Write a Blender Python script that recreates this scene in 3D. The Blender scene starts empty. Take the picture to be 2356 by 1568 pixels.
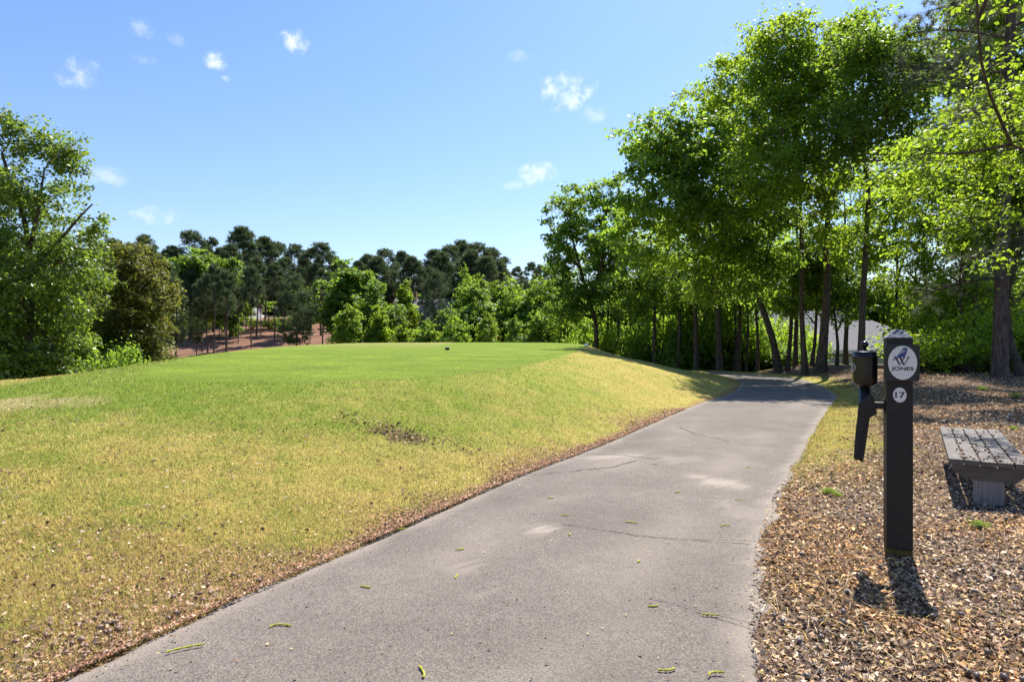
import bpy, bmesh, math
import numpy as np
from mathutils import Vector, Matrix

R = math.radians
sc = bpy.context.scene
# ------------------------------------------------------------------ camera, sky, sun, exposure
EYE = 1.2
CX, CY, FPX = 1178.0, 784.0, 1400.0          # image centre and focal length in the 2356 px wide view of the photograph
cam = bpy.data.cameras.new('Camera'); cam.lens = FPX / 2356 * 36; cam.sensor_width = 36
cam.clip_end = 3000; cam.clip_start = 0.05
camo = bpy.data.objects.new('Camera', cam); sc.collection.objects.link(camo)
camo.location = (0, 0, EYE); camo.rotation_euler = (R(90), 0, 0); sc.camera = camo

SUN_EL, SUN_AZ = R(54.5), R(28.5)               # azimuth measured from +Y towards +X
sdir = Vector((math.sin(SUN_AZ) * math.cos(SUN_EL), math.cos(SUN_AZ) * math.cos(SUN_EL), math.sin(SUN_EL)))
sl = bpy.data.lights.new('Sun', 'SUN'); sl.energy = 4.6; sl.angle = R(0.53); sl.color = (1.0, 0.955, 0.87)
slo = bpy.data.objects.new('Sun', sl); sc.collection.objects.link(slo)
slo.rotation_euler = (-sdir).to_track_quat('-Z', 'Y').to_euler(); slo.location = (20, 40, 60)

SKY = 0.084
world = bpy.data.worlds.new('World'); sc.world = world; world.use_nodes = True
nt = world.node_tree; nt.nodes.clear()
N = nt.nodes.new; LK = nt.links.new
wo = N('ShaderNodeOutputWorld'); bg = N('ShaderNodeBackground'); bg.inputs['Strength'].default_value = SKY
sky = N('ShaderNodeTexSky'); sky.sky_type = 'NISHITA'; sky.sun_disc = False
sky.sun_elevation = SUN_EL; sky.sun_rotation = SUN_AZ
sky.air_density = 1.25; sky.dust_density = 0.6; sky.ozone_density = 2.6; sky.altitude = 100
tc = N('ShaderNodeTexCoord')
def wmath(op, a, b=None, c=None):
    n = N('ShaderNodeMath'); n.operation = op
    for i, v in enumerate((a, b, c)):
        if v is None: continue
        if isinstance(v, (int, float)): n.inputs[i].default_value = v
        else: LK(v, n.inputs[i])
    return n.outputs[0]
wn = N('ShaderNodeTexNoise'); wn.inputs['Scale'].default_value = 30; wn.inputs['Detail'].default_value = 8
wn.inputs['Roughness'].default_value = 0.62
LK(tc.outputs['Generated'], wn.inputs['Vector'])
# small fair-weather clouds: direction, angular half-sizes, opacity
CLOUDS = [(680, 100, 44, 26, .95), (500, 138, 34, 24, .95), (520, 181, 13, 10, .7), (190, 172, 62, 34, .72), (325, 62, 26, 26, .40),
          (330, 137, 34, 16, .25), (1316, 205, 76, 52, 1.0), (1372, 262, 48, 26, .62), (1236, 398, 54, 36, .80), (1178, 427, 36, 16, .40),
          (355, 492, 52, 26, .72), (228, 405, 50, 28, .42), (1188, 130, 48, 18, .25), (410, 92, 24, 14, .18)]
total = None
for (x, y, a, b, s) in CLOUDS:
    c = Vector(((x - CX) / FPX, 1, (CY - y) / FPX)).normalized()
    rt = c.cross(Vector((0, 0, 1))).normalized(); up = rt.cross(c).normalized()
    sub = N('ShaderNodeVectorMath'); sub.operation = 'SUBTRACT'; LK(tc.outputs['Generated'], sub.inputs[0]); sub.inputs[1].default_value = c
    parts = []
    for ax, r in ((rt, a / FPX), (up, b / FPX), (c, .1)):
        d = N('ShaderNodeVectorMath'); d.operation = 'DOT_PRODUCT'; LK(sub.outputs[0], d.inputs[0]); d.inputs[1].default_value = ax / r
        parts.append(d.outputs['Value'])
    q = wmath('ADD', wmath('ADD', wmath('POWER', wmath('ABSOLUTE', parts[0]), 2), wmath('POWER', wmath('ABSOLUTE', parts[1]), 2)), wmath('ABSOLUTE', parts[2]))
    e = wmath('SUBTRACT', 1.0, q)                                  # 1 in the middle, 0 at the rim
    e = wmath('ADD', e, wmath('MULTIPLY', wmath('SUBTRACT', wn.outputs['Fac'], .52), 3.8))
    mr = N('ShaderNodeMapRange'); mr.interpolation_type = 'SMOOTHERSTEP'; mr.inputs['From Min'].default_value = 0.12; mr.inputs['From Max'].default_value = 1.65
    LK(e, mr.inputs['Value'])
    gate = wmath('LESS_THAN', q, 2.2)
    soft = N('ShaderNodeMapRange'); soft.inputs['From Min'].default_value = 2.2; soft.inputs['From Max'].default_value = .6; LK(q, soft.inputs['Value'])
    m = wmath('MULTIPLY', wmath('MULTIPLY', mr.outputs[0], wmath('MULTIPLY', gate, soft.outputs[0])), s)
    total = m if total is None else wmath('MAXIMUM', total, m)
mix = N('ShaderNodeMix'); mix.data_type = 'RGBA'
sepz = N('ShaderNodeSeparateXYZ'); LK(tc.outputs['Generated'], sepz.inputs[0])
elev = N('ShaderNodeMapRange'); elev.inputs['From Min'].default_value = 0.0; elev.inputs['From Max'].default_value = 0.5; LK(sepz.outputs['Z'], elev.inputs['Value'])
tint = N('ShaderNodeMix'); tint.data_type = 'RGBA'; LK(elev.outputs[0], tint.inputs['Factor'])      # clear, saturated spring air
tint.inputs['A'].default_value = (.82, .84, .94, 1); tint.inputs['B'].default_value = (.70, .83, 1.12, 1)
skyc = N('ShaderNodeMix'); skyc.data_type = 'RGBA'; skyc.blend_type = 'MULTIPLY'; skyc.inputs['Factor'].default_value = 1
LK(sky.outputs[0], skyc.inputs['A']); LK(tint.outputs['Result'], skyc.inputs['B'])
LK(total, mix.inputs['Factor']); LK(skyc.outputs['Result'], mix.inputs['A']); mix.inputs['B'].default_value = (.50 / SKY, .54 / SKY, .60 / SKY, 1)
LK(mix.outputs['Result'], bg.inputs['Color']); LK(bg.outputs[0], wo.inputs[0])

vs = sc.view_settings; vs.view_transform = 'Standard'; vs.look = 'None'; vs.exposure = 1.14; vs.gamma = 1; vs.use_curve_mapping = False
sc.render.engine = 'CYCLES'
cy = sc.cycles; cy.max_bounces = 7; cy.diffuse_bounces = 4; cy.glossy_bounces = 2; cy.transmission_bounces = 5; cy.transparent_max_bounces = 4
cy.use_denoising = True; cy.sample_clamp_indirect = 6; cy.caustics_reflective = False; cy.caustics_refractive = False
try: cy.denoiser = 'OPENIMAGEDENOISE'
except Exception: pass

# ------------------------------------------------------------------ helpers
rng = np.random.default_rng(17)
COL = sc.collection
def link(o, parent=None):
    COL.objects.link(o)
    if parent is not None: o.parent = parent
    return o
def tag(o, label, cat, group=None):
    o['label'] = label; o['category'] = cat
    if group: o['group'] = group
    return o
def empty(name, loc, rz=0):
    o = bpy.data.objects.new(name, None); o.location = loc; o.rotation_euler = (0, 0, rz); o.empty_display_size = .3
    return link(o)
def mesh(name, V, F, mat=None, attrs=None, smooth=False):
    V = np.ascontiguousarray(V, np.float32); F = np.ascontiguousarray(F, np.int32)
    me = bpy.data.meshes.new(name); k = F.shape[1]
    me.vertices.add(len(V)); me.vertices.foreach_set('co', V.ravel())
    me.loops.add(F.size); me.loops.foreach_set('vertex_index', F.ravel())
    me.polygons.add(len(F)); me.polygons.foreach_set('loop_start', np.arange(0, F.size, k, dtype=np.int32))
    me.update(calc_edges=True)
    if smooth: me.polygons.foreach_set('use_smooth', np.ones(len(F), bool))
    for an, arr in (attrs or {}).items():
        arr = np.asarray(arr, np.float32)
        if arr.ndim == 1:
            a = me.attributes.new(an, 'FLOAT', 'POINT'); a.data.foreach_set('value', np.ascontiguousarray(arr))
        else:
            if arr.shape[1] == 3: arr = np.concatenate([arr, np.ones((len(arr), 1), np.float32)], 1)
            a = me.attributes.new(an, 'FLOAT_COLOR', 'POINT'); a.data.foreach_set('color', np.ascontiguousarray(arr).ravel())
    if mat: me.materials.append(mat)
    return me
def obj(name, me, parent=None, loc=None):
    o = bpy.data.objects.new(name, me)
    if loc is not None: o.location = loc
    return link(o, parent)
def join(parts):
    Vs, Fs, n = [], [], 0
    for V, F in parts:
        Vs.append(V); Fs.append(F + n); n += len(V)
    return np.concatenate(Vs), np.concatenate(Fs)
def bm_obj(name, bm, mat, parent=None, smooth=False):
    me = bpy.data.meshes.new(name); bm.normal_update(); bm.to_mesh(me); bm.free(); me.materials.append(mat)
    if smooth: me.polygons.foreach_set('use_smooth', [True] * len(me.polygons))
    return obj(name, me, parent)
def bm_box(x0, x1, y0, y1, z0, z1, bev=0, bm=None):
    bm = bm or bmesh.new()
    r = bmesh.ops.create_cube(bm, size=1)
    for v in r['verts']: v.co = Vector(((x0 + x1) / 2 + v.co.x * (x1 - x0), (y0 + y1) / 2 + v.co.y * (y1 - y0), (z0 + z1) / 2 + v.co.z * (z1 - z0)))
    if bev:
        es = list({e for v in r['verts'] for e in v.link_edges})
        bmesh.ops.bevel(bm, geom=es, offset=bev, segments=2, affect='EDGES', profile=.6)
    return bm
def bm_prism(pts, y0, y1, bm=None):
    """polygon in x,z extruded along y"""
    bm = bm or bmesh.new()
    a = [bm.verts.new((p[0], y0, p[1])) for p in pts]; b = [bm.verts.new((p[0], y1, p[1])) for p in pts]
    n = len(pts); bm.faces.new(a); bm.faces.new(b[::-1])
    for i in range(n): bm.faces.new((a[i], b[i], b[(i + 1) % n], a[(i + 1) % n]))
    bmesh.ops.recalc_face_normals(bm, faces=bm.faces)
    return bm
def lathe(prof, n=32, cx=0, cyy=0):
    V = []; m = len(prof)
    for r, z in prof:
        for k in range(n):
            t = 2 * math.pi * k / n; V.append((cx + r * math.cos(t), cyy + r * math.sin(t), z))
    F = [(i * n + k, i * n + (k + 1) % n, (i + 1) * n + (k + 1) % n, (i + 1) * n + k) for i in range(m - 1) for k in range(n)]
    return np.array(V), np.array(F)
def tube(P, rad, n=7):
    P = np.asarray(P, float); rad = np.asarray(rad, float)
    T = np.gradient(P, axis=0); T /= np.linalg.norm(T, axis=1, keepdims=True) + 1e-9
    ref = np.array([0.31, 0.17, .93]) if abs(T[0][2]) < .7 else np.array([.96, .23, .12])
    U = np.cross(T, ref); U /= np.linalg.norm(U, axis=1, keepdims=True) + 1e-9
    W = np.cross(T, U)
    a = np.linspace(0, 2 * math.pi, n, endpoint=False)
    V = (P[:, None] + rad[:, None, None] * (np.cos(a)[None, :, None] * U[:, None] + np.sin(a)[None, :, None] * W[:, None])).reshape(-1, 3)
    m = len(P); i = np.arange(m - 1)[:, None] * n; k = np.arange(n)[None, :]
    F = np.stack([i + k, i + (k + 1) % n, i + n + (k + 1) % n, i + n + k], -1).reshape(-1, 4)
    return V, F
def smooth_poly(P, n):
    P = np.asarray(P, float); t = np.concatenate([[0], np.cumsum(np.linalg.norm(np.diff(P, axis=0), axis=1))])
    s = np.linspace(0, t[-1], n)
    Q = np.stack([np.interp(s, t, P[:, k]) for k in range(P.shape[1])], 1)
    for _ in range(max(1, n // 14)):
        Q[1:-1] = .25 * Q[:-2] + .5 * Q[1:-1] + .25 * Q[2:]
    return Q
def unit(a): return a / (np.linalg.norm(a, axis=-1, keepdims=True) + 1e-9)
def sstep(a, b, x):
    t = np.clip((x - a) / (b - a), 0, 1); return t * t * (3 - 2 * t)
def vnoise(x, y, scale, seed=0):
    x = np.asarray(x, float) * scale + 100.5 + seed * 17.13; y = np.asarray(y, float) * scale + 57.25 + seed * 9.71
    i = np.floor(x); j = np.floor(y); u = x - i; v = y - j; u = u * u * (3 - 2 * u); v = v * v * (3 - 2 * v)
    def h(a, b):
        s = np.sin(a * 127.1 + b * 311.7 + seed * 74.7) * 43758.5453; return s - np.floor(s)
    return (h(i, j) * (1 - u) + h(i + 1, j) * u) * (1 - v) + (h(i, j + 1) * (1 - u) + h(i + 1, j + 1) * u) * v
def fbm(x, y, scale, seed=0, octs=3):
    r = 0; a = .5; t = 0
    for o in range(octs):
        r = r + a * vnoise(x, y, scale * 2 ** o, seed + o); t += a; a *= .5
    return r / t

# ------------------------------------------------------------------ materials
def newmat(name):
    m = bpy.data.materials.new(name); m.use_nodes = True
    t = m.node_tree; return m, t, t.nodes['Principled BSDF'], t.nodes['Material Output']
def nd(t, typ, **kw):
    n = t.nodes.new(typ)
    for k, v in kw.items():
        if k in n.inputs: n.inputs[k].default_value = v
        else: setattr(n, k, v)
    return n
def mixc(t, fac, a, b, mode='MIX'):
    n = t.nodes.new('ShaderNodeMix'); n.data_type = 'RGBA'; n.blend_type = mode
    for s, v in (('Factor', fac), ('A', a), ('B', b)):
        if isinstance(v, (int, float)): n.inputs[s].default_value = v
        elif isinstance(v, tuple): n.inputs[s].default_value = (*v[:3], 1)
        else: t.links.new(v, n.inputs[s])
    return n.outputs['Result']
def plain(name, col, rough=.6, spec=.4, noise=None, bump=None, metal=0, coat=0):
    """colour with fine mottling (noise=(scale, amount)) and relief (bump=(scale, strength))"""
    m, t, p, o = newmat(name)
    p.inputs['Roughness'].default_value = rough; p.inputs['Specular IOR Level'].default_value = spec; p.inputs['Metallic'].default_value = metal
    p.inputs['Coat Weight'].default_value = coat
    tcn = t.nodes.new('ShaderNodeTexCoord')
    if noise:
        n = nd(t, 'ShaderNodeTexNoise', Scale=noise[0], Detail=5.0, Roughness=.65); t.links.new(tcn.outputs['Object'], n.inputs['Vector'])
        d = tuple(c * (1 - noise[1]) for c in col); l = tuple(min(1, c * (1 + noise[1])) for c in col)
        mr = nd(t, 'ShaderNodeMapRange'); mr.inputs['From Min'].default_value = .3; mr.inputs['From Max'].default_value = .7; t.links.new(n.outputs['Fac'], mr.inputs['Value'])
        t.links.new(mixc(t, mr.outputs[0], d, l), p.inputs['Base Color'])
    else: p.inputs['Base Color'].default_value = (*col, 1)
    if bump:
        n2 = nd(t, 'ShaderNodeTexNoise', Scale=bump[0], Detail=4.0); t.links.new(tcn.outputs['Object'], n2.inputs['Vector'])
        b = nd(t, 'ShaderNodeBump', Strength=bump[1]); t.links.new(n2.outputs['Fac'], b.inputs['Height']); t.links.new(b.outputs[0], p.inputs['Normal'])
    return m
def leafmat(name, dark, light, trans, tw=.42, rough=.5, spec=.35):
    """leaves and blades: colour varies per leaf with the mesh attribute 'tint', light passes through"""
    m, t, p, o = newmat(name)
    at = nd(t, 'ShaderNodeAttribute', attribute_name='tint')
    p.inputs['Roughness'].default_value = rough; p.inputs['Specular IOR Level'].default_value = spec
    t.links.new(mixc(t, at.outputs['Fac'], dark, light), p.inputs['Base Color'])
    tr = t.nodes.new('ShaderNodeBsdfTranslucent')
    t.links.new(mixc(t, at.outputs['Fac'], tuple(c * .62 for c in trans), trans), tr.inputs['Color'])
    mx = t.nodes.new('ShaderNodeMixShader'); mx.inputs[0].default_value = tw
    t.links.new(p.outputs[0], mx.inputs[1]); t.links.new(tr.outputs[0], mx.inputs[2]); t.links.new(mx.outputs[0], o.inputs['Surface'])
    return m
def colmat(name, tw=.3, rough=.7, spec=.2, tscale=1.0):
    """colour straight from the mesh attribute 'col', part of the light passes through"""
    m, t, p, o = newmat(name)
    at = nd(t, 'ShaderNodeAttribute', attribute_name='col')
    p.inputs['Roughness'].default_value = rough; p.inputs['Specular IOR Level'].default_value = spec
    t.links.new(at.outputs['Color'], p.inputs['Base Color'])
    if tw:
        tr = t.nodes.new('ShaderNodeBsdfTranslucent'); t.links.new(at.outputs['Color'], tr.inputs['Color'])
        mx = t.nodes.new('ShaderNodeMixShader'); mx.inputs[0].default_value = tw
        t.links.new(p.outputs[0], mx.inputs[1]); t.links.new(tr.outputs[0], mx.inputs[2]); t.links.new(mx.outputs[0], o.inputs['Surface'])
    return m
def barkmat(name, a, b):
    m, t, p, o = newmat(name)
    tcn = t.nodes.new('ShaderNodeTexCoord'); mp = nd(t, 'ShaderNodeMapping'); mp.inputs['Scale'].default_value = (1, 1, .22)
    t.links.new(tcn.outputs['Object'], mp.inputs['Vector'])
    n = nd(t, 'ShaderNodeTexNoise', Scale=13.0, Detail=6.0, Roughness=.7); t.links.new(mp.outputs[0], n.inputs['Vector'])
    mr = nd(t, 'ShaderNodeMapRange'); mr.inputs['From Min'].default_value = .35; mr.inputs['From Max'].default_value = .65; t.links.new(n.outputs['Fac'], mr.inputs['Value'])
    t.links.new(mixc(t, mr.outputs[0], a, b), p.inputs['Base Color']); p.inputs['Roughness'].default_value = .9; p.inputs['Specular IOR Level'].default_value = .15
    bp = nd(t, 'ShaderNodeBump', Strength=.9, Distance=.03); t.links.new(n.outputs['Fac'], bp.inputs['Height']); t.links.new(bp.outputs[0], p.inputs['Normal'])
    return m
M = {}
M['leaf_bright'] = leafmat('spring leaves', (.055, .120, .012), (.120, .220, .024), (.48, .66, .04), .58)
M['leaf_yellow'] = leafmat('pale spring leaves', (.062, .135, .014), (.14, .245, .026), (.50, .70, .035), .56)
M['leaf_deep'] = leafmat('deep green leaves', (.045, .105, .018), (.100, .185, .030), (.42, .62, .05), .56)
M['leaf_olive'] = leafmat('olive leaves', (.070, .085, .016), (.160, .165, .034), (.30, .32, .04), .42)
M['leaf_left'] = leafmat('glossy leaves', (.060, .115, .018), (.145, .215, .042), (.36, .50, .05), .46, .38, .5)
M['leaf_far'] = leafmat('far leaves', (.055, .120, .018), (.125, .230, .034), (.34, .52, .05), .48)
M['leaf_far_yellow'] = leafmat('far pale leaves', (.085, .165, .018), (.18, .29, .030), (.42, .58, .045), .48)
M['needle'] = leafmat('pine needles', (.042, .074, .032), (.110, .152, .060), (.15, .21, .07), .36, .5, .3)
M['needle_near'] = leafmat('long pine needles', (.055, .075, .034), (.140, .160, .085), (.22, .26, .11), .36, .45, .4)
M['bark'] = barkmat('bark', (.035, .027, .021), (.115, .092, .074))
M['bark_pine'] = barkmat('pine bark', (.045, .032, .026), (.15, .115, .098))
M['asphalt_crack'] = plain('crack', (.06, .052, .046), .95, .1, (30, .3))

# ------------------------------------------------------------------ terrain
def gp(x, y):
    """pixel -> point on the gently falling ground beside the path"""
    k = (y - CY) / FPX; d = EYE / k
    if d > 3: d = (EYE - .048) / (k - .016)
    return ((x - CX) / FPX * d, d)
LE = [gp(*p) for p in ((130, 1568), (400, 1445), (620, 1350), (700, 1305), (920, 1222), (1110, 1130), (1240, 1076), (1350, 1040), (1530, 960), (1610, 927), (1690, 903))]
RE = [gp(*p) for p in ((1750, 1568), (1740, 1450), (1735, 1350), (1760, 1220), (1790, 1150), (1850, 1040), (1893, 960), (1930, 911))]
LE = [(-3.9, -3.0), (-2.7, -.2)] + LE + [(7.9, 21), (9.2, 25), (9.7, 29), (8.2, 33.5), (3, 37.5), (-4, 39)]
RE = [(-.6, -3.0), (.25, 0)] + RE + [(10.4, 20.5), (11.9, 25), (12.2, 29.5), (10.5, 35), (5, 40.5), (-4, 42)]
LE = smooth_poly(LE, 260); RE = smooth_poly(RE, 260)
PATH_POLY = np.concatenate([LE, RE[::-1]])
TEE = smooth_poly([(-5.2, 8.4), (-4.2, 7.5), (-2.46, 7.2), (-1.5, 7.8), (-.8, 8.8), (0, 10.8), (.75, 13.4), (1.4, 16.2), (2.2, 20), (2.9, 23.8), (3.3, 28), (2.6, 31.5),
                   (-2, 32.5), (-8, 31), (-9.2, 25), (-8.4, 18), (-6.9, 12.5), (-5.8, 9.4), (-5.2, 8.4)], 90)
def poly_dist(x, y, P, closed=False):
    A = P; B = np.roll(P, -1, 0)
    if not closed: A, B = A[:-1], B[:-1]
    best = np.full(x.shape, 1e9)
    for a, b in zip(A, B):
        d = b - a; l = d @ d + 1e-12
        t = np.clip(((x - a[0]) * d[0] + (y - a[1]) * d[1]) / l, 0, 1)
        best = np.minimum(best, (x - a[0] - t * d[0]) ** 2 + (y - a[1] - t * d[1]) ** 2)
    return np.sqrt(best)
def inside(x, y, P):
    r = np.zeros(x.shape, bool)
    for a, b in zip(P, np.roll(P, -1, 0)):
        if a[1] == b[1]: continue
        c = ((a[1] > y) != (b[1] > y)) & (x < (b[0] - a[0]) * (y - a[1]) / (b[1] - a[1]) + a[0])
        r ^= c
    return r
LEs, REs, TEEs = LE[::4], RE[::4], TEE[::2]
PPs = np.concatenate([LEs, REs[::-1]])
def fields(x, y):
    x = np.asarray(x, float); y = np.asarray(y, float)
    far = (np.abs(x) > 60) | (y > 70)
    s = np.full(x.shape, 60.0); pd = np.full(x.shape, 60.0); ins = np.zeros(x.shape, bool); ti = np.zeros(x.shape, bool)
    n = ~far
    if n.any():
        xn, yn = x[n], y[n]
        s[n] = poly_dist(xn, yn, TEEs, True); t = inside(xn, yn, TEEs); ti[n] = t
        pd[n] = np.minimum(poly_dist(xn, yn, LEs), poly_dist(xn, yn, REs)); ins[n] = inside(xn, yn, PPs)
    s = np.where(ti, 0, s); pdo = np.where(ins, 0, pd)
    return s, pdo, ins, ti, pd
KY = np.array([-10, 0, 12, 18, 30, 45, 55, 65, 80, 110, 150, 220, 600]); KZ = np.array([0, .08, .12, -.35, -2.6, -4.6, -3.9, -1.3, .9, 4.8, 7.0, 8, 10.])
_ys = np.linspace(-10, 600, 2441); _zs = np.interp(_ys, KY, KZ)
for _ in range(6): _zs[8:-8] = np.convolve(_zs, np.ones(17) / 17, 'valid')
def height(x, y, f=None):
    x = np.asarray(x, float); y = np.asarray(y, float)
    s, pd, ins, ti, _ = f or fields(x, y)
    base = -.016 * np.clip(y - 3, 0, 32) - .022 * np.clip(y - 34, 0, 60) + .03 * np.clip(y - 110, 0, 200)
    fl = np.interp(y, _ys, _zs)
    wr = np.maximum(sstep(.14, .46, x / (np.abs(y) + 5)), 1 - sstep(0, 5, pd))
    wr = np.where((x < 0) & (y > 36), np.minimum(wr, sstep(-4, 1, x)), wr)
    floor = fl + (base - fl) * wr
    t = s / (s + np.minimum(np.maximum(pd, 0), 3.2) + 1e-6)
    kr = sstep(0, 3.5, x) * sstep(11, 18, y); w = (1 - sstep(0, 1, t)) * (1 - kr) + (1 - np.clip(t, 0, 1) ** 1.5) * kr
    zt = .55 + .018 * np.clip(y, 4, 33)
    z = floor + (zt - floor) * w
    rough = sstep(0, .8, pd) * sstep(0, 1.5, s)
    z = z + rough * (.05 * (fbm(x, y, .7, 3) - .5) + .025 * (vnoise(x, y, 3, 5) - .5)) + sstep(40, 70, y) * .9 * (fbm(x, y, .08, 8) - .5)
    hx, hy = -2.55, 6.05                                           # shallow worn hollow in the lawn
    z = z - .05 * np.exp(-(((x + 1.15) / .28) ** 2 + ((y - 6.3) / .30) ** 2))
    return z
def hz(x, y): return float(height(np.array([x]), np.array([y]))[0])

STRAW = np.array([.345, .275, .078]); GREEN = np.array([.170, .220, .030]); TEEC = np.array([.128, .190, .026]); MULCH = np.array([.13, .088, .058])
PSTRAW = np.array([.20, .112, .075]); WOODF = np.array([.085, .070, .035]); DIRT = np.array([.37, .265, .15]); HILLG = np.array([.24, .23, .07])
def lawn_side(x, y): return x < .5 * (np.interp(y, LE[:200, 1], LE[:200, 0]) + np.interp(y, RE[:200, 1], RE[:200, 0]))
def ground_color(x, y, f=None):
    """albedo of the ground and weights (lawn, mulch) at a point"""
    s, pd, ins, ti, pe = f or fields(x, y)
    n1 = fbm(x, y, .55, 21, 4); n2 = fbm(x, y, 2.6, 31, 3); n3 = fbm(x, y, 7, 41, 2)
    g = .31 - .17 * sstep(4.2, 2.4, y) + .50 * (n1 - .5) + .55 * (n2 - .5) + .6 * (n3 - .5)
    ring = (1 - sstep(1.3, 2.3, s + .9 * (n1 - .5))) * sstep(2.2, -1.5, x)
    g = np.clip(g + .60 * ring + .25 * sstep(2, 5, pd) * sstep(10, 4, y) - .10 * sstep(1, 4, x) - .15 * sstep(1.2, 0, pd), 0, 1)[..., None]
    lawn = STRAW * (1 - g) + GREEN * g
    tn = np.clip(.5 + 1.1 * (fbm(x, y, 1.2, 51, 4) - .5), 0, 1)[..., None]
    tee = TEEC * (.86 + .28 * tn) + np.array([.035, .02, 0]) * tn
    tee = tee * (1 + .035 * np.tanh(4 * np.sin((x * .25 + y) * 2 * math.pi / 2.6)))[..., None]        # mowing bands
    tw = (1 - sstep(.02, .16, s))[..., None]
    c = lawn * (1 - tw) + tee * tw
    c = c * (1 - .22 * np.exp(-((s - .12) / .09) ** 2) * sstep(16, 9, y))[..., None]  # painted shade line along the raised front lip of the tee
    # worn, sandy patch on the left, worn hollow, worn shoulder beside the tee
    dirt = .72 * sstep(.28, .85, np.exp(-(((x + 5.35) / 1.05) ** 2 + ((y - 6.55) / .62) ** 2)) + .8 * (n2 - .5) + .4 * (n3 - .5))
    hole = sstep(.35, .7, np.exp(-(((x + 1.15) / .33) ** 2 + ((y - 6.3) / .2) ** 2)) + .6 * (n3 - .5))
    dirt = np.maximum(dirt, .45 * sstep(.4, .8, np.exp(-(((x - 4.0) / 1.0) ** 2 + ((y - 23) / 3) ** 2)) + .4 * (n2 - .5)))
    c = c * (1 - dirt[..., None]) + DIRT * dirt[..., None]; c = c * (1 - .8 * hole[..., None]) + np.array([.12, .08, .045]) * .8 * hole[..., None]; dirt = np.maximum(dirt, .6 * hole)
    left = lawn_side(x, y)
    near = (y < 34)
    edge = np.maximum(sstep(.26 + .3 * (n1 - .4), 0, pd + .16 * (n2 - .5)) * .8, .55 * sstep(1.5, .1, pd + .9 * (n2 - .5)) * sstep(3.8, 2.4, y))                        # leaf-strewn margin along the asphalt
    c = np.where(left[..., None], c * (1 - edge[..., None]) + np.array([.20, .115, .065]) * edge[..., None], c)
    # right of the path: leaf mulch, with a strip of dry grass
    strip = sstep(1.15, .2, pd + 1.1 * (n2 - .5)) * sstep(4.6, 7.5, y)
    mul = MULCH * (.75 + .5 * n2[..., None])
    right = mul * (1 - strip[..., None]) + (STRAW * .7 + GREEN * .3) * strip[..., None]
    c = np.where(left[..., None] | ~near[..., None], c, right)
    lw = np.where(left & near, (1 - edge) * (1 - .9 * dirt), np.where(near, strip, 0.0)); mw = np.where(left, edge, 1 - strip) * near
    # beyond the tee
    wr = sstep(.2, .45, x / (y + 5))
    hp = PSTRAW * (.75 + .5 * n1[..., None]); wood = WOODF * (.7 + .6 * n1[..., None])
    grassy = np.maximum(sstep(60, 52, y), sstep(.3, .8, np.exp(-(((x + 15.2) / 3.6) ** 2 + ((y - 74) / 6.5) ** 2))))[..., None]
    farc = (hp * (1 - grassy) + HILLG * grassy) * (1 - wr[..., None]) + wood * wr[..., None]
    ff = np.where(x > -3, sstep(31, 37, y + 2 * (n1 - .5)), sstep(20, 34, y))[..., None]
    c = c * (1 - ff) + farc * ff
    return c, lw * (1 - ff[..., 0]), mw, g[..., 0]

def axis(knots):
    out = [knots[0][0]]
    for (a, st), (b, sb) in zip(knots[:-1], knots[1:]):
        n = max(1, int(abs(b - a) / ((st + sb) / 2))); u = np.linspace(0, 1, n + 1)[1:]
        r = sb / st; q = u if abs(r - 1) < .05 else (np.power(r, u) - 1) / (r - 1)
        out += list(a + (b - a) * q)
    return np.array(out)
gx = axis([(-700, 120), (-120, 10), (-40, 2.5), (-14, .5), (-7, .09), (7, .09), (14, .4), (40, 2.5), (120, 10), (700, 120)])
gy = axis([(-60, 8), (-6, 1), (1.2, .08), (9, .09), (18, .2), (36, .45), (60, 2), (130, 4), (250, 12), (900, 160)])
XX, YY = np.meshgrid(gx, gy); xs, ys = XX.ravel(), YY.ravel()
fl_ = fields(xs, ys)
zz = height(xs, ys, fl_) - np.where(fl_[2], np.clip((fl_[4] - .16) * 1.2, 0, .035), 0)
gc, glw, gmw, gg = ground_color(xs, ys, fl_); blade_shade = (glw * sstep(13, 6, ys) * sstep(.1, .5, fl_[0]))[:, None]; gc = gc * (1 - .10 * blade_shade)  # shade in the gaps between grass blades, painted into the ground colour
nx_, ny_ = len(gx), len(gy)
ii = (np.arange(ny_ - 1)[:, None] * nx_ + np.arange(nx_ - 1)[None, :]).ravel()
GF = np.stack([ii, ii + 1, ii + nx_ + 1, ii + nx_], 1)
m, t, p, o = newmat('ground')
at = nd(t, 'ShaderNodeAttribute', attribute_name='col'); tcn = t.nodes.new('ShaderNodeTexCoord')
n1 = nd(t, 'ShaderNodeTexNoise', Scale=38.0, Detail=6.0, Roughness=.75); n2 = nd(t, 'ShaderNodeTexNoise', Scale=4.5, Detail=4.0, Roughness=.6)
for q in (n1, n2): t.links.new(tcn.outputs['Object'], q.inputs['Vector'])
mr = nd(t, 'ShaderNodeMapRange'); mr.inputs['From Min'].default_value = .25; mr.inputs['From Max'].default_value = .75; mr.inputs['To Min'].default_value = .62; mr.inputs['To Max'].default_value = 1.35
t.links.new(n1.outputs['Fac'], mr.inputs['Value'])
mr2 = nd(t, 'ShaderNodeMapRange'); mr2.inputs['From Min'].default_value = .3; mr2.inputs['From Max'].default_value = .7; mr2.inputs['To Min'].default_value = .86; mr2.inputs['To Max'].default_value = 1.12
t.links.new(n2.outputs['Fac'], mr2.inputs['Value'])
c1 = mixc(t, 1.0, at.outputs['Color'], mr.outputs[0], 'MULTIPLY'); c1 = mixc(t, 1.0, c1, mr2.outputs[0], 'MULTIPLY')
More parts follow.
